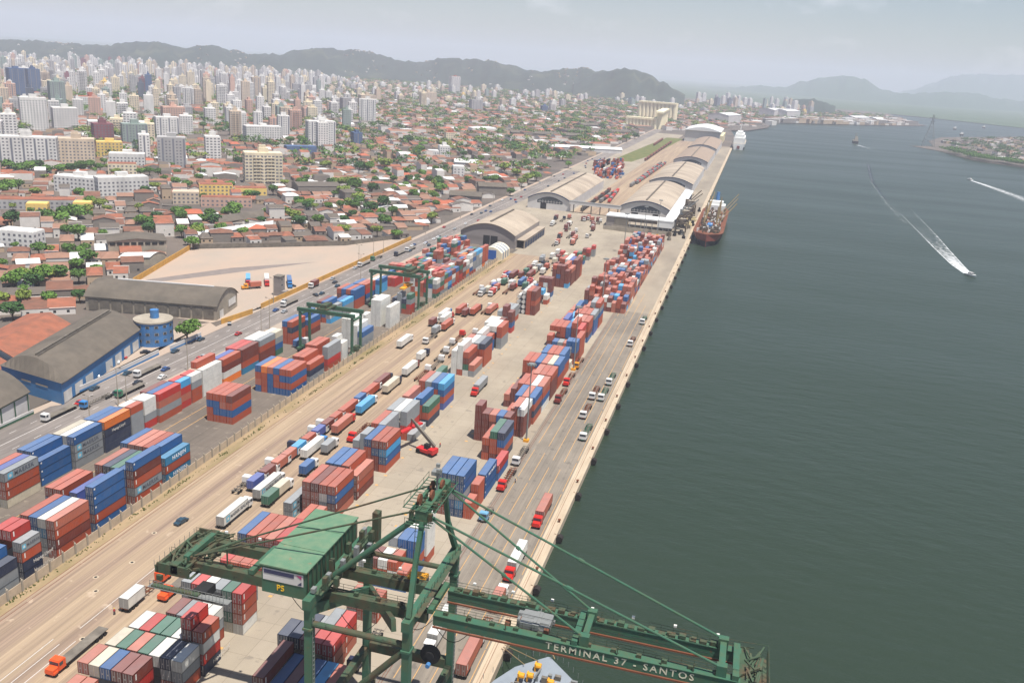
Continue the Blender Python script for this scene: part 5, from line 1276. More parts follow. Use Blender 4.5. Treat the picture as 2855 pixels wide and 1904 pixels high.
# ---------------------------------------------------------------- ship-to-shore crane
t = empty('quay_crane', (-52, 128, 0)); tag(t, 'large green ship-to-shore crane over the quay in the foreground', 'gantry crane')
XL, XS, YN, YF, ZP = -60.6, -43.2, 116.2, 140.2, 37.6
GY = (122.8, 130.4); GZ0, GZ1 = 34.0, 35.9
def P1(fn, name, m, par=None, **k): mb = MB(); fn(mb); return wpart(mb, name, m, par or t, **k)
for (x, y) in ((XL,YN),(XS,YN),(XL,YF),(XS,YF)):
    P1(lambda q: (q.box(x-.64, x+.64, y-.75, y+.75, 2.4, ZP-.9), q.box(x-.85, x+.85, y-1.0, y+1.0, ZP-5, ZP-4.6)), 'leg', GRN)
    P1(lambda q: [q.tube((x-.25,y-3+k*1.5,.55), (x+.25,y-3+k*1.5,.55), .5, n=10) for k in range(5)]+[q.box(x-.5, x+.5, y-3.6, y+3.6, 1.0, 2.4)], 'bogie', GRND)
for x in (XL, XS):
    P1(lambda q: q.box(x-.7, x+.7, YN-1.2, YF+1.2, ZP-.9, ZP+.9), 'portal_beam', GRN)
    P1(lambda q: q.box(x-.6, x+.6, YN+1, YF-1, 11.5, 13.2), 'sill_beam', GRND)
P1(lambda q: q.tube((XL+.8,YN,33.6), (XS-.8,YN,33.6), .55, n=12), 'strut', GRND); P1(lambda q: q.tube((XS-.8,YN,32), (XL+.8,YN,14), .6, n=12), 'brace', GRND)
P1(lambda q: q.box(XL+.8, XS-.8, YF-.7, YF+.7, 12, 14), 'cross_beam', GRND); P1(lambda q: q.tube((XL+.8,YF,33.6), (XS-.8,YF,33.6), .5, n=12), 'strut', GRND)
P1(lambda q: q.bar((XL,YN,36.2), (XL+.5,YF,25.4), 1.0, 1.9), 'brace', GRN); P1(lambda q: q.bar((XL+.5,YF,25.4), (-46,YN+1,36), .8, 2.0), 'brace', GRND)
for i, y in enumerate(GY):
    P1(lambda q: q.box(-89, -42.2, y-.6, y+.6, GZ0, GZ1), 'girder', GRND)
    b_ = P1(lambda q: (q.box(-41, 9.2, y-.6, y+.6, GZ0, GZ1), q.box(-41, 9.2, y-.75, y+.75, GZ1, GZ1+.12)), 'boom', GRN)
    ys = 1 if i else -1
    P1(lambda q: q.box(-41, 9, y-.85*1, y-.6, GZ0-.35, GZ0-.05), 'trolley_rail', RUST, b_)
    P1(lambda q: [q.bar((-92+k*2.0,y+.9,GZ1+.1), (-92+k*2.0,y+.9,GZ1+1.2), .05) for k in range(51)]+[q.bar((-92,y+.9,GZ1+h), (9,y+.9,GZ1+h), .05) for h in (.65,1.2)]+[q.box(-92, 9, y+.6, y+1.1, GZ1+.02, GZ1+.08)], 'handrail', GRND)
    for k in range(24): P1(lambda q: q.box(-88+k*4.05, -87.2+k*4.05, y-.2, y+.35, GZ1+.12, GZ1+.7), 'cable_bracket', GRND)
    if i == 0:
        text_part('TERMINAL 37 - SANTOS', b_, (-21.6+52, y-.63-128, 34.95), 1.75, mat('crane_letter', lin(206,200,176), .7), rot=(math.pi/2,0,0), ext=.02, space=1.32)
for x in (-88, -75, -41.6, -17, 8.4): P1(lambda q: q.box(x-.5, x+.5, GY[0]-.6, GY[1]+.6, GZ1+.15, GZ1+1.0), 'cross_tie', GRN)
for x in (-15.5, 6.2): P1(lambda q: (q.box(x-.8, x+.8, GY[0]-.4, GY[0]+.8, GZ1+.1, GZ1+2.0), q.box(x-.8, x+.8, GY[1]-.8, GY[1]+.4, GZ1+.1, GZ1+2.0), q.box(x-.5, x+.5, GY[0], GY[1], GZ1+1.1, GZ1+1.6)), 'stay_bracket', GRN)
AN, AF = Vector((-43.4,122.5,54.4)), Vector((-43.0,131.4,55.2))
P1(lambda q: (q.bar((XS,YN+.3,ZP+1), (-43.5,119.4,46), .8, 1.0), q.bar((-43.5,119.4,46), AN, .7, .9)), 'mast_post', GRN)
P1(lambda q: (q.bar((XS,YF-.3,ZP+1), (-43.2,135,46), .8, 1.0), q.bar((-43.2,135,46), AF, .7, .9)), 'mast_post', GRN)
P1(lambda q: (q.bar(AN, AF, 1.2, 1.4), q.bar(AN+Vector((-1.8,0,.4)), AF+Vector((-1.8,0,.4)), .5, .5), [q.bar((x,121.4,55.3), (x,133.2,55.3), .14) for x in (-46.6,-45.2,-43.9,-42.6,-41.2)], [q.bar((-46.6,121.5+k*1.16,55.3), (-41.2,121.5+k*1.16,55.3), .1) for k in range(11)], [q.bar((-46.2,121+k*.8,52.7), (-41.8,121+k*.8,52.7), .14) for k in range(5)], q.box(-44.6, -42.6, 121.6, 123.4, 52.8, 55), q.box(-44.2, -42.2, 130.4, 132.4, 53.6, 56)), 'mast_head', GRN)
P1(lambda q: [q.bar((x,y,55.3), (x,y,56.5), .06) for x in (-46.5,-43.9,-41.3) for y in (121.5,124.5,127.5,130.5,133.1)]+[q.bar((x,121.5,56.4), (x,133.1,56.4), .06) for x in (-46.5,-41.3)]+[q.bar((-46.2,120.9,53.8), (-41.9,120.9,53.8), .06)]+[q.bar((x,120.9,52.7), (x,120.9,53.8), .06) for x in (-46.1,-44,-42)], 'handrail', GRND)
for (dx, dy) in ((-.8,2),(.6,4),(-.5,7.2),(.9,8.2)): P1(lambda q: q.tube((-44+dx,121.6+dy,56.1), (-43.6+dx,121.6+dy,56.1), .9, n=12), 'sheave', RUST)
P1(lambda q: (q.bar((-43.4,128.5,55.4), (-43.4,128.5,59.5), .3), q.box(-44.2, -42.8, 127.6, 129.2, 58.6, 59.3), q.box(-43.9, -43.3, 129, 129.5, 59.5, 60.1), q.box(-43.2, -42.6, 127.2, 127.8, 59.4, 60)), 'floodlight_mast', STEEL)
P1(lambda q: [q.box(-45.8+k*1.1, -45.2+k*1.1, 122+j*2.2, 122.7+j*2.2, 53.2+((k+j) % 3)*.6, 54.5+((k*j) % 2)) for k in range(4) for j in range(5)], 'sheave_frame', GRND)
for a, b_, r_ in ((AN,(-60.4,122.2,38.2),.5),):
    P1(lambda q: q.tube(a, b_, r_, n=12), 'back_leg', GRN)
for a, x, y in ((AN,-15.5,GY[0]),(AN,6.2,GY[0]),(AF,-15.5,GY[1]),(AF,6.2,GY[1])):
    P1(lambda q: (q.tube(a, (x,y,GZ1+1.6), .2, n=7), q.tube(a.lerp(Vector((x,y,GZ1+1.6)),.49), a.lerp(Vector((x,y,GZ1+1.6)),.51), .34, n=7)), 'forestay', GRN)
for a, x, y in ((AN,-86.6,GY[0]),(AF,-82,GY[1])): P1(lambda q: q.tube(a+Vector((-1.5,0,0)), (x,y,GZ1+1), .17, n=7), 'backstay', GRND)
P1(lambda q: (q.tube((-86.6,GY[0],GZ1+1), (-82,GY[1],GZ1+1), .25, n=7), q.tube((-86.6,GY[0],GZ1+1), (-80,GY[0]+.2,GZ1+4), .12), q.tube((-80,GY[0],GZ1), (-80,GY[0],GZ1+4), .15)), 'tie_tube', GRND)
h_ = P1(lambda q: q.box(-70.4, -62.2, 118.0, 138.0, 36.4, 41.6), 'machinery_house', GRN)
P1(lambda q: (q.box(-70.7, -61.9, 117.7, 138.3, 41.6, 41.85), q.box(-70.5, -62.1, 124.6, 124.75, 41.85, 41.95), q.box(-70.5, -62.1, 131.4, 131.55, 41.85, 41.95)), 'house_roof', GRNL, h_)
sg = P1(lambda q: q.box(-70.1, -62.6, 117.9, 117.98, 38.9, 41.1), 'sign_board', WALLW, h_)
sp = wloc(sg)
def sub(fn, name, m, parent): mb = MB(); fn(mb); return wpart(mb, name, m, parent)
NVS = mat('sign_navy', lin(54,56,86), .6); PKS = mat('sign_magenta', lin(170,60,110), .6)
mb = MB(); mb.box(-69.9, -64.3, 117.84, 117.88, 40.2, 40.9, 0); mb.poly([(-63.9,117.85,40.9),(-62.9,117.85,40.9),(-62.9,117.85,40.2)], 1); mb.poly([(-63.7,117.85,39.1),(-62.9,117.85,39.8),(-62.9,117.85,39.1)], 0)
pl = wloc(h_); mb.v = [(a-pl.x, b-pl.y, c-pl.z) for a, b, c in mb.v]; o = mb.build('sign_stripe', [NVS, PKS], h_)
o = text_part('P5', h_, (-67.6+52, 117.93-128, 37.7), 1.5, mat('sign_yellow', lin(226,180,40), .6), rot=(math.pi/2,0,0), ext=.03)
P1(lambda q: [q.bar((-61.9,118.4+k*1.6,36.4), (-61.9,118.4+k*1.6,41.5), .14) for k in range(13)]+[q.box(-61.9, -61.2, 118, 138, 37.0, 37.15)], 'wall_rib', GRND, h_)
for k in range(16): P1(lambda q: q.box(-60.8+((k*7) % 5)*.7, -60.1+((k*7) % 5)*.7, 117+k*1.35, 118+k*1.35, 38.8, 39.6+((k*3) % 4)*.5), 'junction_box', STEEL if k % 3 == 0 else GRND)
P1(lambda q: [q.bar((-59.2,117+k*1.8,38.7), (-59.2,117+k*1.8,40), .07) for k in range(13)]+[q.bar((-59.2,117,z_), (-59.2,139,z_), .07) for z_ in (39.4,40)]+[q.box(-60, -58.9, 117, 139, 38.68, 38.74)]+[q.box(-58.6, -57.4, 137, 138.6, 38, 44)], 'walkway', GRND)
cr_ = random.Random(2)
P1(lambda q: [q.bar((cr_.uniform(-92,-85),cr_.uniform(119.6,133),cr_.uniform(34,36.4)), (cr_.uniform(-92,-84),cr_.uniform(119.6,133),cr_.uniform(34,37)), cr_.uniform(.12,.45)) for k in range(46)]+[q.box(-92.4, -86, 119.8, 120.2, 34, 36), q.box(-92.4, -86, 132.8, 133.2, 34, 36), q.box(-92.8, -92.2, 119.8, 133.2, 34, 35.4), q.box(-89.6, -88.2, 119.8, 133.2, 34.4, 36.2), q.box(-92.4, -83, 117.9, 118.9, 32.2, 32.5)]+[q.box(-92+k*1.2, -91.6+k*1.2, 120, 133, 33.9, 34.1) for k in range(6)]+[q.box(-91.6+(k % 3)*2.2, -90.4+(k % 3)*2.2, 121+k*1.3, 122+k*1.3, 34.2, 35.2+(k % 2)*.6) for k in range(9)]+[q.box(-92, -91, 119, 119.6, 33, 34)], 'rear_platform', GRND)
P1(lambda q: [q.bar((-92.5+k*.7,117.8,32.5), (-92.5+k*.7,117.8,33.6), .06) for k in range(22)]+[q.bar((-92.5,117.8,33.6), (-77.5,117.8,33.6), .06), q.box(-93, -77, 117.8, 119.2, 32.1, 32.2)]+[q.bar((-92.6,119.5+k*1.5,35.4), (-92.6,119.5+k*1.5,36.7), .06) for k in range(9)], 'rear_walkway', STEEL)
P1(lambda q: [q.bar((cr_.uniform(8.5,12.5),cr_.uniform(121,132),cr_.uniform(34,36.6)), (cr_.uniform(8.5,12.8),cr_.uniform(121,132),cr_.uniform(34,37)), cr_.uniform(.12,.4)) for k in range(34)]+[q.box(8.6, 13.4, 120.6, 132, 34, 34.25), q.box(9, 10.4, 121.4, 131.6, 34.3, 36)]+[q.bar((13.4,120.8+k*1.25,34.2), (13.4,120.8+k*1.25,36.9), .09) for k in range(10)]+[q.bar((13.4,120.8,36.9), (13.4,132,36.9), .09), q.bar((8.6,132,36.6), (13.4,132,36.9), .09)], 'boom_tip_platform', GRND)
P1(lambda q: [q.bar((-41+k*5,cy_,36.9+.1*(k % 2)), (-36+k*5,cy_,37.0-.1*(k % 2)), .05) for k in range(9) for cy_ in (124.6,126.4,128.4)], 'hoist_rope', DARK)
P1(lambda q: (q.box(-28, -21.5, 124, 124.6, 34.4, 35), q.box(-28, -21.5, 128.8, 129.4, 34.4, 35), [q.box(-29+cr_.uniform(0,8), -27.8+cr_.uniform(0,7), 124+cr_.uniform(0,4), 125.2+cr_.uniform(0,4), 35.2, 36+cr_.random()) for k in range(16)]), 'trolley', STEEL)
P1(lambda q: [q.tube((-29+k*2.2,124.3+(k % 3)*1.6,35.9), (-28.2+k*2.2,124.3+(k % 3)*1.6,35.9), .75, n=10) for k in range(4)], 'rope_drum', RUST)
P1(lambda q: (q.box(-49.6, -46.2, 131.6, 134.4, 33.0, 35.6), q.box(-49, -47, 130.9, 131.6, 35.2, 36.4)), 'operator_cabin', YEL)
P1(lambda q: q.box(-46.15, -46.05, 132, 134, 33.6, 35.2), 'cabin_window', GLASS)
P1(lambda q: (q.tube((-46.6,138.6,15.5), (-46.6,138.0,15.5), 2.0, n=22), q.tube((-46.6,137.9,15.5), (-46.6,137.6,15.5), .8, n=14)), 'cable_reel', BLACK)
P1(lambda q: q.tube((-46.6,137.5,13.9), (-46.6,136.6,13.9), .45, n=10), 'reel_motor', BLUEW)
for (x, y, z) in ((-52,116.5,36.4),(-57,140,36.6),(-64,122,33.6),(-45,124,33.6),(-38,123,33.5)):
    P1(lambda q: [q.bar((x+k*.9-3,y,z-2.6*math.sin(math.pi*k/7)), (x+(k+1)*.9-3,y,z-2.6*math.sin(math.pi*(k+1)/7)), .09) for k in range(7)], 'festoon_cable', BLACK)
for k in range(14): x = -86+k*7; P1(lambda q: (q.box(x, x+.5, GY[1]+1.1, GY[1]+1.5, GZ1+1.0, GZ1+1.45)), 'lamp', WHITE)
# spreader below the machinery
P1(lambda q: (q.box(-86, -80.5, 119.4, 121.6, 30.6, 31.3), q.box(-84.5, -82, 119, 122, 31.3, 32.8)), 'lifting_frame', DARK)
for (x, y) in ((XL,YN),(XS,YF)):   # caged ladders up two legs
    P1(lambda q: [q.bar((x+.75,y-.3,3), (x+.75,y-.3,35), .08), q.bar((x+.75,y+.3,3), (x+.75,y+.3,35), .08)]+[q.bar((x+.75,y-.3,3+k*.9), (x+.75,y+.3,3+k*.9), .06) for k in range(36)], 'ladder', STEEL)
P1(lambda q: [q.bar((XS+.9,YN+2+k*1.6,ZP+.95), (XS+.9,YN+2+k*1.6,ZP+2.1), .06) for k in range(14)]+[q.bar((XS+.9,YN+2,ZP+2.1), (XS+.9,YF-1.5,ZP+2.1), .06)]+[q.box(XS+.7, XS+1.6, YN+1, YF-1, ZP+.85, ZP+.93)], 'walkway', GRND)
P1(lambda q: [q.bar((-43.6,120.2+k*.1,40+k*.95), (-44.4,120.2+k*.1,40+k*.95), .07) for k in range(14)]+[q.bar((-43.6,120.2,40), (-43.6,121.6,53), .08), q.bar((-44.4,120.2,40), (-44.4,121.6,53), .08)], 'ladder', GRND)
for (x, z0) in ((-35,GZ1),(-28.5,GZ1),(-10,GZ1),(-3,GZ1),(2,GZ1)):
    P1(lambda q: (q.bar((x,GY[0]-.5,z0), (x,GY[0]-.5,z0+1.5), .16), q.bar((x,GY[0]-.5,z0+1.4), (x+.5,GY[0]-.2,z0+1.1), .1)), 'cable_post', GRND)
for k in range(28): P1(lambda q: q.box(-40+k*1.7, -38.9+k*1.7, GY[1]-.5, GY[1]+.45, GZ1+.13, GZ1+.35+.25*(k % 3)), 'cable_tray', GRND)
# ---------------------------------------------------------------- yard gantries
def rtg(x0, x1, y0, y1, z, label, tx):
    t = empty('yard_gantry', ((x0+x1)/2, (y0+y1)/2, 0)); tag(t, label, 'gantry crane', 'green rubber-tyred yard gantries')
    def Q(fn, name, m, par=None): mb = MB(); fn(mb); return wpart(mb, name, m, par or t)
    for x in (x0, x1):
        for y in (y0, y1):
            Q(lambda q: q.box(x-.5, x+.5, y-.42, y+.42, 1.8, z-1.6), 'leg', GRN)
            for k in (-1.3, 1.3): Q(lambda q: q.tube((x-.35,y+k,.8), (x+.35,y+k,.8), .8, n=12), 'wheel', WHEEL)
        Q(lambda q: q.box(x-.55, x+.55, y0-2.4, y1+2.4, 1.3, 2.2), 'sill_beam', GRN)
        Q(lambda q: q.box(x-.4, x+.4, y0, y1, z-3.4, z-2.7), 'tie_beam', GRN)
        Q(lambda q: (q.box(x-.9, x+.9, (y0+y1)/2-1.5, (y0+y1)/2+1.5, 2.3, 4.6)), 'power_unit', WALLW if x == x0 else GRND)
    for y in (y0, y1): Q(lambda q: q.box(x0-1.2, x1+1.2, y-.55, y+.55, z-1.6, z), 'girder', GRN)
    Q(lambda q: [q.bar((x0+k*2,y0-.9,z), (x0+k*2,y0-.9,z+1.1), .06) for k in range(13)]+[q.bar((x0,y0-.9,z+1.1), (x1,y0-.9,z+1.1), .06)], 'handrail', GRND)
    tr_ = Q(lambda q: (q.box(tx-2.4, tx+2.4, y0-.4, y1+.4, z+.05, z+.6), q.box(tx-1.5, tx+1.2, y0+1, y1-1.5, z+.6, z+2.0)), 'trolley', GRND)
    Q(lambda q: q.box(tx+1.2, tx+3, y0+.8, y0+2.6, z-3.8, z-1.7), 'cabin', WALLW, tr_)
    return t, Q
t1, Q1 = rtg(-177.4, -153.2, 333, 341.6, 19.6, 'nearer green yard gantry straddling the white refrigerated containers', -167)
t2, Q2 = rtg(-179.5, -153.6, 413, 425, 19.8, 'farther green yard gantry with yellow spreader lowered by its right leg', -160)
Q2(lambda q: (q.box(-162.5, -159.9, 409, 421.4, 12.4, 13.0), q.box(-161.9, -160.5, 413, 417, 13.0, 14.4), [q.bar((-161.2+a,b,14), (-160.4+a*.5,b,19.5), .08) for a in (-1,1) for b in (413.5,416.5)]), 'spreader', YEL)
# ---------------------------------------------------------------- reach stacker
t = empty('reach_stacker', (-90.6, 255.4, 0), R(72)); tag(t, 'red reach stacker with raised dark boom facing the grey containers', 'reach stacker')
RD = mat('stacker_red', lin(196,40,40), .45, .05, 1, spec=.5)
q = MB(); q.box(-1.5, 1.5, -3.6, 3.0, .9, 1.9); q.box(-1.6, 1.6, -3.9, -1.8, 1.0, 2.6); part(q, 'body', RD, t)
q = MB(); q.box(-.7, .7, -1.4, .4, 1.9, 3.6); part(q, 'cabin', DARK, t)
q = MB(); q.bar((.9,-2.8,3.0), (.9,5.4,8.8), .8, 1.0); q.bar((.9,4.5,8.2), (.9,7.2,10.1), .6, .7); part(q, 'boom', CONCD, t)
q = MB(); q.bar((.9,7.1,10.1), (.9,7.3,7.2), .4); q.box(-4.6, 6.4, 6.6, 8.0, 6.6, 7.2); part(q, 'spreader', RD, t)
for (x, y, r_) in ((-1.3,2.2,.85),(1.3,2.2,.85),(-1.2,-2.8,.75),(1.2,-2.8,.75)): q = MB(); q.tube((x-.4,y,r_), (x+.4,y,r_), r_, n=14); part(q, 'wheel', WHEEL, t)
# ---------------------------------------------------------------- lamp masts
rk = []
def mast(x, y, h, kind):
    t = empty('light_mast', (x, y, 0)); q = MB(); q.tube((0,0,0), (0,0,h), .34 if kind else .2, .16 if kind else .1, 8); part(q, 'pole', STEEL if kind else CONC, t)
    if kind:
        q = MB(); q.tube((0,0,h), (0,0,h+.5), 1.1, n=12); part(q, 'ring', STEEL, t)
        for k in range(8): a = k*.785; q = MB(); q.obox(1.3*math.cos(a), 1.3*math.sin(a), .6, .5, h-.2, h+.3, a); part(q, 'floodlight', STEEL, t)
        q = MB(); q.box(-.9, .9, -.9, .9, 0, .9); part(q, 'base', YEL, t)
    else:
        q = MB()
        for s in (-1, 1): q.bar((0,0,h-.1), (s*1.6,0,h+.3), .1); 
        part(q, 'arm', STEEL, t)
        for s in (-1, 1): q = MB(); q.box(s*1.6-.4, s*1.6+.4, -.2, .2, h+.2, h+.45); part(q, 'lantern', CONCD, t)
    rk.append((t, 'tall floodlight mast with lamp ring along the quay row' if kind else 'slim double-arm street lamp post by the avenue', x, y)); tag(t, None, 'lamp mast', 'tall floodlight masts' if kind else 'street lamps along the avenue')
for (x, y) in ((-62.2,278.4),(-62.0,360.4),(-67.7,466),(-79.8,630),(-71.5,674),(-65.3,718)): mast(x, y, 28.1, 1)
for (u, v, h) in ((318,1131,14.4),(725,916,15),(204,1005+90,10),(492,1030,13),(697,927,12),(865,860,13),(986,789,17),(1019,716,15),(220,1168,9),(1062,745,12),(1117,712,11),(1210,655,11),(1300,610,11),(1390,568,11),(1470,532,11)):
    x, y = at(u, v); x = -204.2 if v > 1020 or u in (725,697,986) else -225.6; mast(x, y, h, 0)
rank(rk, '{k}, {n}')
# ---------------------------------------------------------------- quay furniture
FD = mat('fender_rubber', lin(44,40,38), .8, .1, 2); rk = []; k = 0
y = 165.0
while y < 780 and k < 40:
    t = empty('fender', (QX+.9, y, -1)); q = MB(); q.tube((0,-.9,0), (0,.9,0), .95, n=12); part(q, 'fender_drum', FD, t); q = MB(); q.bar((-.6,0,.8), (-1.6,0,1.2), .1); part(q, 'chain', RUST, t)
    rk.append((t, 'black rubber fender hanging on the quay wall', QX, y)); tag(t, None, 'fender', 'fenders along the quay wall'); y += 27.2; k += 1
    b_ = empty('bollard', (QX-.9, y-20, 0)); q = MB(); q.tube((0,0,0), (0,0,.7), .3, .25, 10); q.tube((0,0,.7), (0,0,.95), .45, n=10); part(q, 'post', RUST, b_); rk.append((b_, 'rusty mooring bollard on the quay edge', QX, y)); tag(b_, None, 'bollard', 'bollards along the quay edge')
rank(rk, '{k}, {n}')
# ---------------------------------------------------------------- ships
def hull(parent, cx, ys, yb, beam, zd, mats, flare=.15, fore=2.0, name='hull', b0=.72, be=.62):
    """stern at ys, bow at yb; deck height zd; slot 0 topsides, 1 lower hull"""
    q = MB(); n = 18; rows = []
    for i in range(n+1):
        f = i/n; y = ys+(yb-ys)*f; 
        hb = beam/2*(min(1, .78+f*2.2) if f < .1 else 1 if f < b0 else math.cos((f-b0)/(1-b0)*math.pi/2)**be); hb = max(hb, .25)
        z1 = zd+(fore*max(0, (f-.8)/.2)**1.4); low = max(.2, hb*(1-flare-(max(0, f-.7)*1.4)))
        rows.append([(cx-hb,y,z1),(cx-(hb+low)/2,y,z1*.4-1),(cx-low,y,-3.4),(cx+low,y,-3.4),(cx+(hb+low)/2,y,z1*.4-1),(cx+hb,y,z1)])
    for a, b in zip(rows, rows[1:]):
        for j in range(5): q.quad(a[j], b[j], b[j+1], a[j+1], 0 if j in (0,4) else 1)
        q.quad(a[0], a[5], b[5], b[0], 2)
    q.poly(rows[0], 0); q.poly(list(reversed(rows[-1])), 0)
    return wpart(q, name, mats, parent)
HG = mat('ship_grey', lin(120,128,136), .6, .1, .4); HR = mat('ship_red', lin(124,64,52), .6, .1, .3, lin(120,60,50), .3, .5); HD = mat('hull_dark', lin(40,40,44), .6, .1, .3); HW = mat('ship_white', lin(226,226,222), .5, .04, .3); SP_ = mat('derrick_buff', lin(160,138,100), .6, .08, .5)
t = empty('bow_of_ship', (-27, 120, -2)); t.name = 'container_ship'; tag(t, 'grey bow of a moored ship with yellow winches under the crane boom', 'ship')
hull(t, -26.3, 70, 154.3, 25, 7.2, [HG, HD, mat('deck_grey', lin(132,140,148), .7, .1, .5)], fore=1.6)
for k in range(38):
    a = cr_.uniform(-33,-20); b = cr_.uniform(134,150.5); q = MB(); q.box(a, a+cr_.uniform(.4,1.8), b, b+cr_.uniform(.3,.9), 7.9, 8.6+cr_.random()*.9); wpart(q, 'deck_fitting', STEEL if k % 3 else CONCD, t)
for (a, b) in ((-30.5,146),(-28.8,146.6),(-24.5,146),(-22.8,145),(-28,150)): q = MB(); q.tube((a,b,9.4), (a+1,b,9.4), .6, n=10); q.box(a-.3, a, b-.5, b+.5, 8.2, 10); wpart(q, 'winch', YEL, t)
q = MB()
for k in range(18): f = k/17; a = -37+f*21.5; b = 155-((f-.5)*2)**2*11; q.bar((a,b-1.2,9.2), (a,b-1.2,10.4), .08)
wpart(q, 'rail', STEEL, t)
q = MB(); q.bar((-27,149.8,9), (-26.5,141,13.5), .3); wpart(q, 'foremast', STEEL, t)
for (p0, p1) in (((-38.6,165,.6),(-30.5,150,9)),((-38.6,166,.6),(-28,152,9)),((-38.6,187,.6),(-25,153.5,9.3))):
    q = MB(); q.tube(p0, p1, .09, n=5); o = wthing(q, 'mooring_rope', SP_, p0); tag(o, None, 'rope', 'mooring ropes of the bow ship'); o['label'] = 'pale mooring rope from quay bollard to ship bow, %s' % {150:'shortest and lowest',152:'the middle one',153.5:'longest one'}[p1[1]]
t = empty('cargo_ship', (-26, 785, -2)); tag(t, 'rusty red cargo ship with buff derricks moored beside the warehouses', 'ship')
hull(t, -26, 868, 702, 24, 6.6, [HR, HD, RUST], fore=1.0, b0=.87, be=.5)
q = MB(); q.box(-34, -18, 842, 858, 6.7, 12); q.box(-32, -20, 846, 855, 12, 15); wpart(q, 'superstructure', HW, t)
q = MB(); q.tube((-26,860,12), (-26,860,22), 1.8, 1.5, 12); wpart(q, 'funnel', BLUEW, t)
q = MB(); q.box(-28, -24, 740, 752, 6.8, 9.4); wpart(q, 'hatch_cover', BLUEW, t)
q = MB()
for k in range(190): a, b = cr_.uniform(-35,-18), cr_.uniform(710,842); q.box(a, a+cr_.uniform(.5,2.5), b, b+cr_.uniform(.5,2.5), 6.7, 7.6+cr_.random()*2.4)
wpart(q, 'deck_gear', HGM, t)
q = MB()
for k in range(70): a, b = cr_.uniform(-35,-18), cr_.uniform(710,842); q.box(a, a+cr_.uniform(.5,2), b, b+cr_.uniform(.5,2), 6.7, 8+cr_.random()*2)
q.box(-34, -18, 775.8, 776, 6.7, 6.9); wpart(q, 'deck_fittings', WHITE, t)
for b in (752, 786, 818): q = MB(); q.box(-33, -19, b, b+18, 6.7, 8.0); wpart(q, 'hatch', RUST, t)
for b in (744, 778, 810):
    for a in (-31, -21):
        q = MB(); q.tube((a,b,6.6), (a,b,24), .6, .35, 8); wpart(q, 'kingpost', SP_, t)
        q = MB(); q.bar((a,b,9), (a+14 if a > -26 else a+3,b+8,27), .5); wpart(q, 'derrick_boom', SP_, t)
t = empty('passenger_ship', (-28, 1820, -2)); tag(t, 'white ship with broad stern moored at the far end of the quay', 'ship')
hull(t, -28, 1735, 1905, 24, 9, [HW, HD, CONC])
q = MB(); q.box(-38, -18, 1742, 1850, 9, 19); q.box(-36, -20, 1748, 1835, 19, 25); q.box(-33, -23, 1755, 1790, 25, 30); wpart(q, 'superstructure', HW, t)
q = MB(); q.tube((-28,1765,30), (-28,1765,44), .6, n=8); wpart(q, 'mast', HW, t); q = MB(); q.box(-30.5, -25.5, 1734, 1735, 0, 5); wpart(q, 'stern_door', HR, t)
x, y = at(2384, 399, -2); t = empty('cargo_boat', (x, y, -2)); tag(t, 'dark green and buff coaster steaming away mid-channel', 'ship')
hull(t, x, y-20, y+26, 12, 3.0, [HD, HD, CONCD]); q = MB(); q.box(x-4, x+4, y-15, y-5, 3, 9); q.box(x-3, x+3, y-13, y-7, 9, 13); wpart(q, 'wheelhouse', CONC, t)
q = MB(); q.bar((x,y-10,13), (x,y-10,22), .5); q.bar((x,y+14,4), (x,y+14,20), .6); wpart(q, 'mast', SP_, t)
rk = []
for (u, v) in ((2661,362),(2742,358),(2680,378)):
    x, y = at(u, v, -2.2); t = empty('boat', (x, y, -2.2)); hull(t, x, y-14, y+14, 9, 2.5, [HD, HD, CONC]); q = MB(); q.box(x-3, x+3, y-9, y-1, 2.5, 8); wpart(q, 'cabin', HW, t); tag(t, None, 'boat', 'small craft far out'); rk.append((t, 'tiny dark vessel near the far right shore', x, y))
rank(rk, '{k}, {n}')
# foam
fm = bpy.data.materials.new('foam'); fm.use_nodes = True; tt = fm.node_tree; N = tt.nodes; K = tt.links.new; b = N['Principled BSDF']; b.inputs['Base Color'].default_value = (.8,.82,.82,1); b.inputs['Roughness'].default_value = .7
at_ = N.new('ShaderNodeAttribute'); at_.attribute_name = 'foam'; g = N.new('ShaderNodeNewGeometry'); n_ = N.new('ShaderNodeTexNoise'); n_.inputs['Scale'].default_value = .35; n_.inputs['Detail'].default_value = 6; K(g.outputs['Position'], n_.inputs[0])
ad = N.new('ShaderNodeMath'); ad.operation = 'ADD'; K(at_.outputs['Fac'], ad.inputs[0]); K(n_.outputs[0], ad.inputs[1]); mr = N.new('ShaderNodeMapRange'); mr.inputs[1].default_value = .72; mr.inputs[2].default_value = 1.3; K(ad.outputs[0], mr.inputs[0]); K(mr.outputs[0], b.inputs['Alpha'])
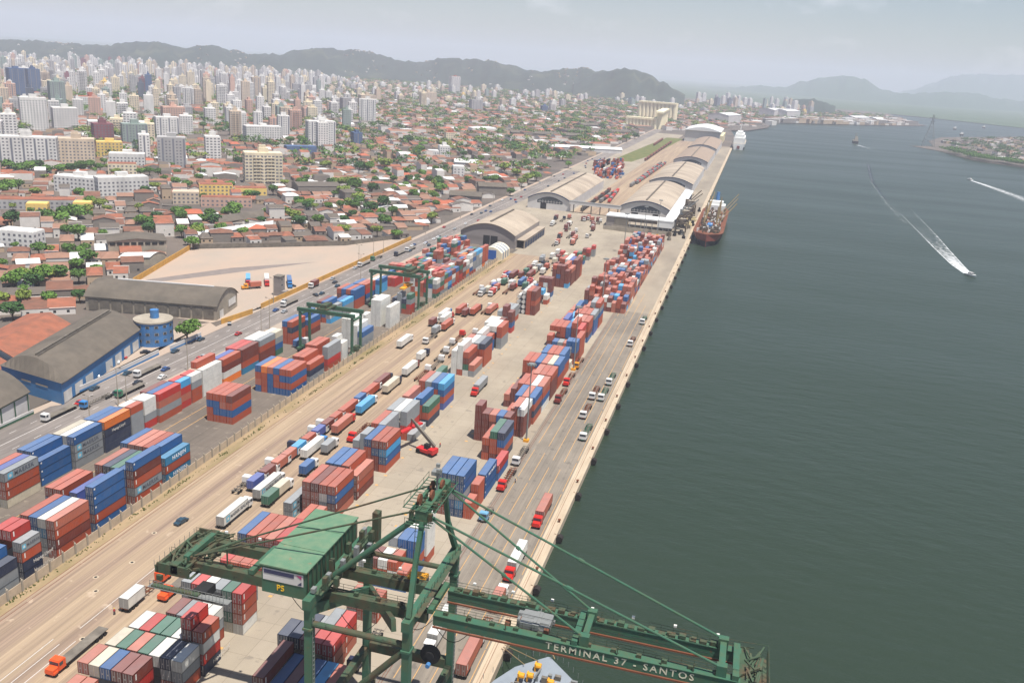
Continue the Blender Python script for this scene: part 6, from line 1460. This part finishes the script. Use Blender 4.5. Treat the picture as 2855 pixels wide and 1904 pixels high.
def wake(pix, w0, w1, f0, f1, arms=False, z=-2.24):
    """foam lying on the water along a track of pixels; two arms and a churned core"""
    P = [Vector((*at(u, v, z), z)) for u, v in pix]; S = []
    for a, b_ in zip(P, P[1:]):
        for k in range(10): S.append(a.lerp(b_, k/10))
    q = MB(); vals = []; n = len(S)
    cols = [-1,-.92,-.8,-.3,0,.3,.8,.92,1]
    for i, s in enumerate(S):
        d = (S[min(i+1, n-1)]-S[max(i-1, 0)]).normalized(); nrm = Vector((-d.y, d.x, 0)); w_ = w0+(w1-w0)*(i/n)**.7; f = f0+(f1-f0)*(i/n)**.5
        for c in cols:
            q.v.append(tuple(s+nrm*c*w_)); e = abs(c)
            vals.append(0 if e == 1 else (f if e == .92 else f*.5 if e == .8 else (f*max(.35, .95-1.6*i/n) if arms else f*.9)))
    m_ = len(cols)
    for i in range(n-1):
        for j in range(m_-1): q.f.append((i*m_+j, i*m_+j+1, (i+1)*m_+j+1, (i+1)*m_+j)); q.m.append(0)
    o = q.build('wake', fm); a_ = o.data.attributes.new('foam', 'FLOAT', 'POINT'); a_.data.foreach_set('value', vals); tag(o, kind='stuff'); return o
wake([(2700,765),(2668,738),(2625,694),(2590,656),(2545,610),(2490,556),(2450,506),(2410,440)], 2.4, 12, 1.45, -.08, True)
wake([(2420,455),(2432,510),(2470,565),(2530,630)], 2.5, 3.5, .30, .22, False, -2.26)
wake([(2708,504),(2740,514),(2780,528),(2830,546),(2880,566)], 1.6, 10, .9, .40)
wake([(2391,405),(2430,416),(2480,440),(2540,480),(2600,530)], 4, 14, .6, .02, True)
rk = []
for (u, v, dx, dy, lab) in ((2706,769,.55,-.83,'white speedboat racing toward the viewer ahead of a long foam wake'),(2704,502,-.6,.8,'white speedboat farther out near the right edge with short wake')):
    x, y = at(u, v, -2.2); a = math.atan2(-dx, dy); t = empty('speedboat', (x, y, -2.2), a); tag(t, lab, 'speedboat')
    q = MB(); rows = []
    for i in range(7): f = i/6; hb = 1.7*(1 if f < .5 else math.cos((f-.5)*math.pi)**.7+.02); rows.append([(-hb,-5+10*f,1.1+f*.4),(-hb*.6,-5+10*f,-.3),(hb*.6,-5+10*f,-.3),(hb,-5+10*f,1.1+f*.4)])
    for A, B_ in zip(rows, rows[1:]):
        for j in range(3): q.quad(A[j], B_[j], B_[j+1], A[j+1])
        q.quad(A[0], A[3], B_[3], B_[0])
    q.poly(rows[0]); part(q, 'hull', HW, t); q = MB(); q.box(-1.1, 1.1, -2, 1.6, 1.2, 2.6); part(q, 'cabin', WALLW, t); q = MB(); q.box(-1.0, 1.0, 1.6, 1.66, 1.5, 2.4); part(q, 'windscreen', GLASS, t)
# lattice pylon on the spit
t = empty('lattice_pylon', (398, 2347, -2)); tag(t, 'tall steel lattice pylon standing on the right-hand spit', 'pylon')
q = MB(); hb, ht, H_ = 13, 1.6, 74
def lv(f): return hb+(ht-hb)*min(1, f/.8)
for i in range(9):
    f, g2 = i/9, (i+1)/9; a, b_ = lv(f), lv(g2); Z0, Z1 = f*H_, g2*H_
    c0 = [(-a,-a,Z0),(a,-a,Z0),(a,a,Z0),(-a,a,Z0)]; c1 = [(-b_,-b_,Z1),(b_,-b_,Z1),(b_,b_,Z1),(-b_,b_,Z1)]
    for j in range(4): q.bar(c0[j], c1[j], .55); q.bar(c0[j], c1[(j+1) % 4], .25); q.bar(c0[(j+1) % 4], c1[j], .25)
part(q, 'lattice', STEEL, t); q = MB(); q.bar((-9,0,66), (9,0,66), .8, 1); q.bar((-6,0,58), (6,0,58), .6, 1); part(q, 'cross_arm', STEEL, t)
# ---------------------------------------------------------------- cars
CARM = [mat('car_'+n, lin(*c), .35, .03, 1, spec=.6) for n, c in (('teal',(44,70,86)),('white',(220,220,218)),('silver',(160,164,166)),('red',(170,40,36)),('dark',(44,46,52)),('blue',(50,80,130)))]
CNM = ['dark teal','white','silver','red','dark grey','blue']
CARP = []
for k in range(6):
    t = empty('car', (0,-3000,0)); q = MB(); n = len(q.v)
    prof = [(-2.1,.35),(-2.1,.8),(-1.3,.9),(-.8,1.35),(.7,1.38),(1.3,.92),(2.05,.75),(2.1,.35)]
    for s in (-1, 1): q.poly([(s*.82,a,b) for a, b in (prof if s > 0 else reversed(prof))])
    for (a, b), (c_, d_) in zip(prof, prof[1:]): q.quad((-.82,a,b), (.82,a,b), (.82,c_,d_), (-.82,c_,d_))
    bd = part(q, 'body', CARM[k], t)
    q = MB(); q.quad((-.68,.74,1.36), (.68,.74,1.36), (.68,1.26,.96), (-.68,1.26,.96)); q.quad((.68,-.84,1.34), (-.68,-.84,1.34), (-.68,-1.28,.93), (.68,-1.28,.93))
    q.v = [(a, b, c+.02) for a, b, c in q.v]
    for s in (-1, 1): q.quad((s*.835,-.75,1.28), (s*.835,.66,1.3), (s*.835,1.0,.95), (s*.835,-1.1,.95))
    part(q, 'windows', GLASS, bd)
    for (a, b) in ((-.75,-1.3),(.75,-1.3),(-.75,1.3),(.75,1.3)): q = MB(); q.tube((a-.1,b,.32), (a+.1,b,.32), .32, n=10); part(q, 'wheel', WHEEL, t)
    CARP.append([t, False])
rk = []
def car(x, y, k, a=0, where='on the avenue'):
    p = CARP[k]
    if not p[1]: t = p[0]; t.location = (x,y,.01); t.rotation_euler = (0,0,a); p[1] = True
    else: t = dup(p[0], (x,y,.01), a)
    tag(t, None, 'car', 'cars '+where); rk.append((t, '%s car %s' % (CNM[k], where), x, y))
car(-135.9, 187.5, 0, R(-8), 'alone on the dusty yard road')
cr3 = random.Random(41)
for k in range(64):
    X = cr3.choice([-208.2,-212.6,-217.4,-222.4]); Y = 235+cr3.random()**1.3*1100; car(X, Y, cr3.choice([1,2,4,5,3,0]), 0 if X > -215 else math.pi)
for (u, v) in ((300,1020),(327,1013),(340,1000),(405,985),(272,1053),(640,905),(880,825),(815,800)): x, y = at(u, v); car(x, y, cr3.choice([2,3,4]), cr3.random()*3, 'parked beside the warehouses')
rank(rk, '{k}, {n}')
# ---------------------------------------------------------------- people
SH_ = [mat('shirt_red', lin(170,50,60), .9), mat('shirt_blue', lin(60,80,140), .9), mat('trousers_dark', lin(44,46,60), .9), mat('skin', lin(150,104,80), .7), mat('hard_hat', lin(225,200,80), .5)]
def person(x, y, a, lab, shirt=0, z=0, hat=True):
    J = [(0,0,.95),(0,0,1.2),(0,0,1.42),(0,0,1.52),(0,.02,1.66),(.1,0,.9),(.12,.05,.5),(.13,-.02,.06),(-.1,0,.9),(-.13,-.06,.5),(-.14,-.12,.06),(.2,0,1.4),(.27,.06,1.12),(.25,.2,.9),(-.2,0,1.4),(-.27,-.02,1.12),(-.26,.08,.88)]
    E_ = [(0,1),(1,2),(2,3),(3,4),(0,5),(5,6),(6,7),(0,8),(8,9),(9,10),(2,11),(11,12),(12,13),(2,14),(14,15),(15,16)]
    RD_ = [.15,.15,.15,.06,.11,.1,.075,.055,.1,.075,.055,.075,.05,.04,.075,.05,.04]
    me = bpy.data.meshes.new('person'); me.from_pydata(J, E_, []); o = bpy.data.objects.new('person', me); C.objects.link(o)
    for mm in (SH_[shirt],): me.materials.append(mm)
    md = o.modifiers.new('skin', 'SKIN'); 
    me.update()
    if not me.skin_vertices:
        bpy.context.view_layer.objects.active = o; bpy.ops.mesh.customdata_skin_add()
    for i, r_ in enumerate(RD_): me.skin_vertices[0].data[i].radius = (r_, r_*.8)
    me.skin_vertices[0].data[0].use_root = True
    o.modifiers.new('sub', 'SUBSURF').levels = 1; o.modifiers['sub'].render_levels = 1
    o.location = (x,y,z); o.rotation_euler = (0,0,a); tag(o, lab, 'person')
    q = MB(); q.tube((0,.02,1.70), (0,.02,1.82), .14, .09, 10); part(q, 'hard_hat', SH_[4], o)
    q = MB(); q.tube((.12,.02,.1), (.1,0,.95), .085, .12, 8); q.tube((-.135,-.09,.1), (-.1,0,.95), .085, .12, 8); part(q, 'trousers', SH_[2], o)
person(-125.0, 146.7, .4, 'person in red shirt and dark trousers walking beside the orange trailer', 0)
person(-57.5, 246, 2, 'person in blue shirt standing on the quay apron by a truck', 1)
person(-88, 262, 1, 'person in red shirt standing in the aisle near the reach stacker', 0)
# ---------------------------------------------------------------- haze
mb = MB(); mb.box(-16500, 17500, -420, 22000, -8, 470)
hz = mb.build('haze', []); hm = bpy.data.materials.new('haze_air'); hm.use_nodes = True; N = hm.node_tree.nodes; N.clear()
pv = N.new('ShaderNodeVolumePrincipled'); pv.inputs['Color'].default_value = (.83,.87,1,1); pv.inputs['Density'].default_value = .00012; pv.inputs['Anisotropy'].default_value = 0.0
om = N.new('ShaderNodeOutputMaterial'); hm.node_tree.links.new(pv.outputs[0], om.inputs['Volume']); hz.data.materials.append(hm); hz['kind'] = 'stuff'; hz['label'] = 'pale sea haze'
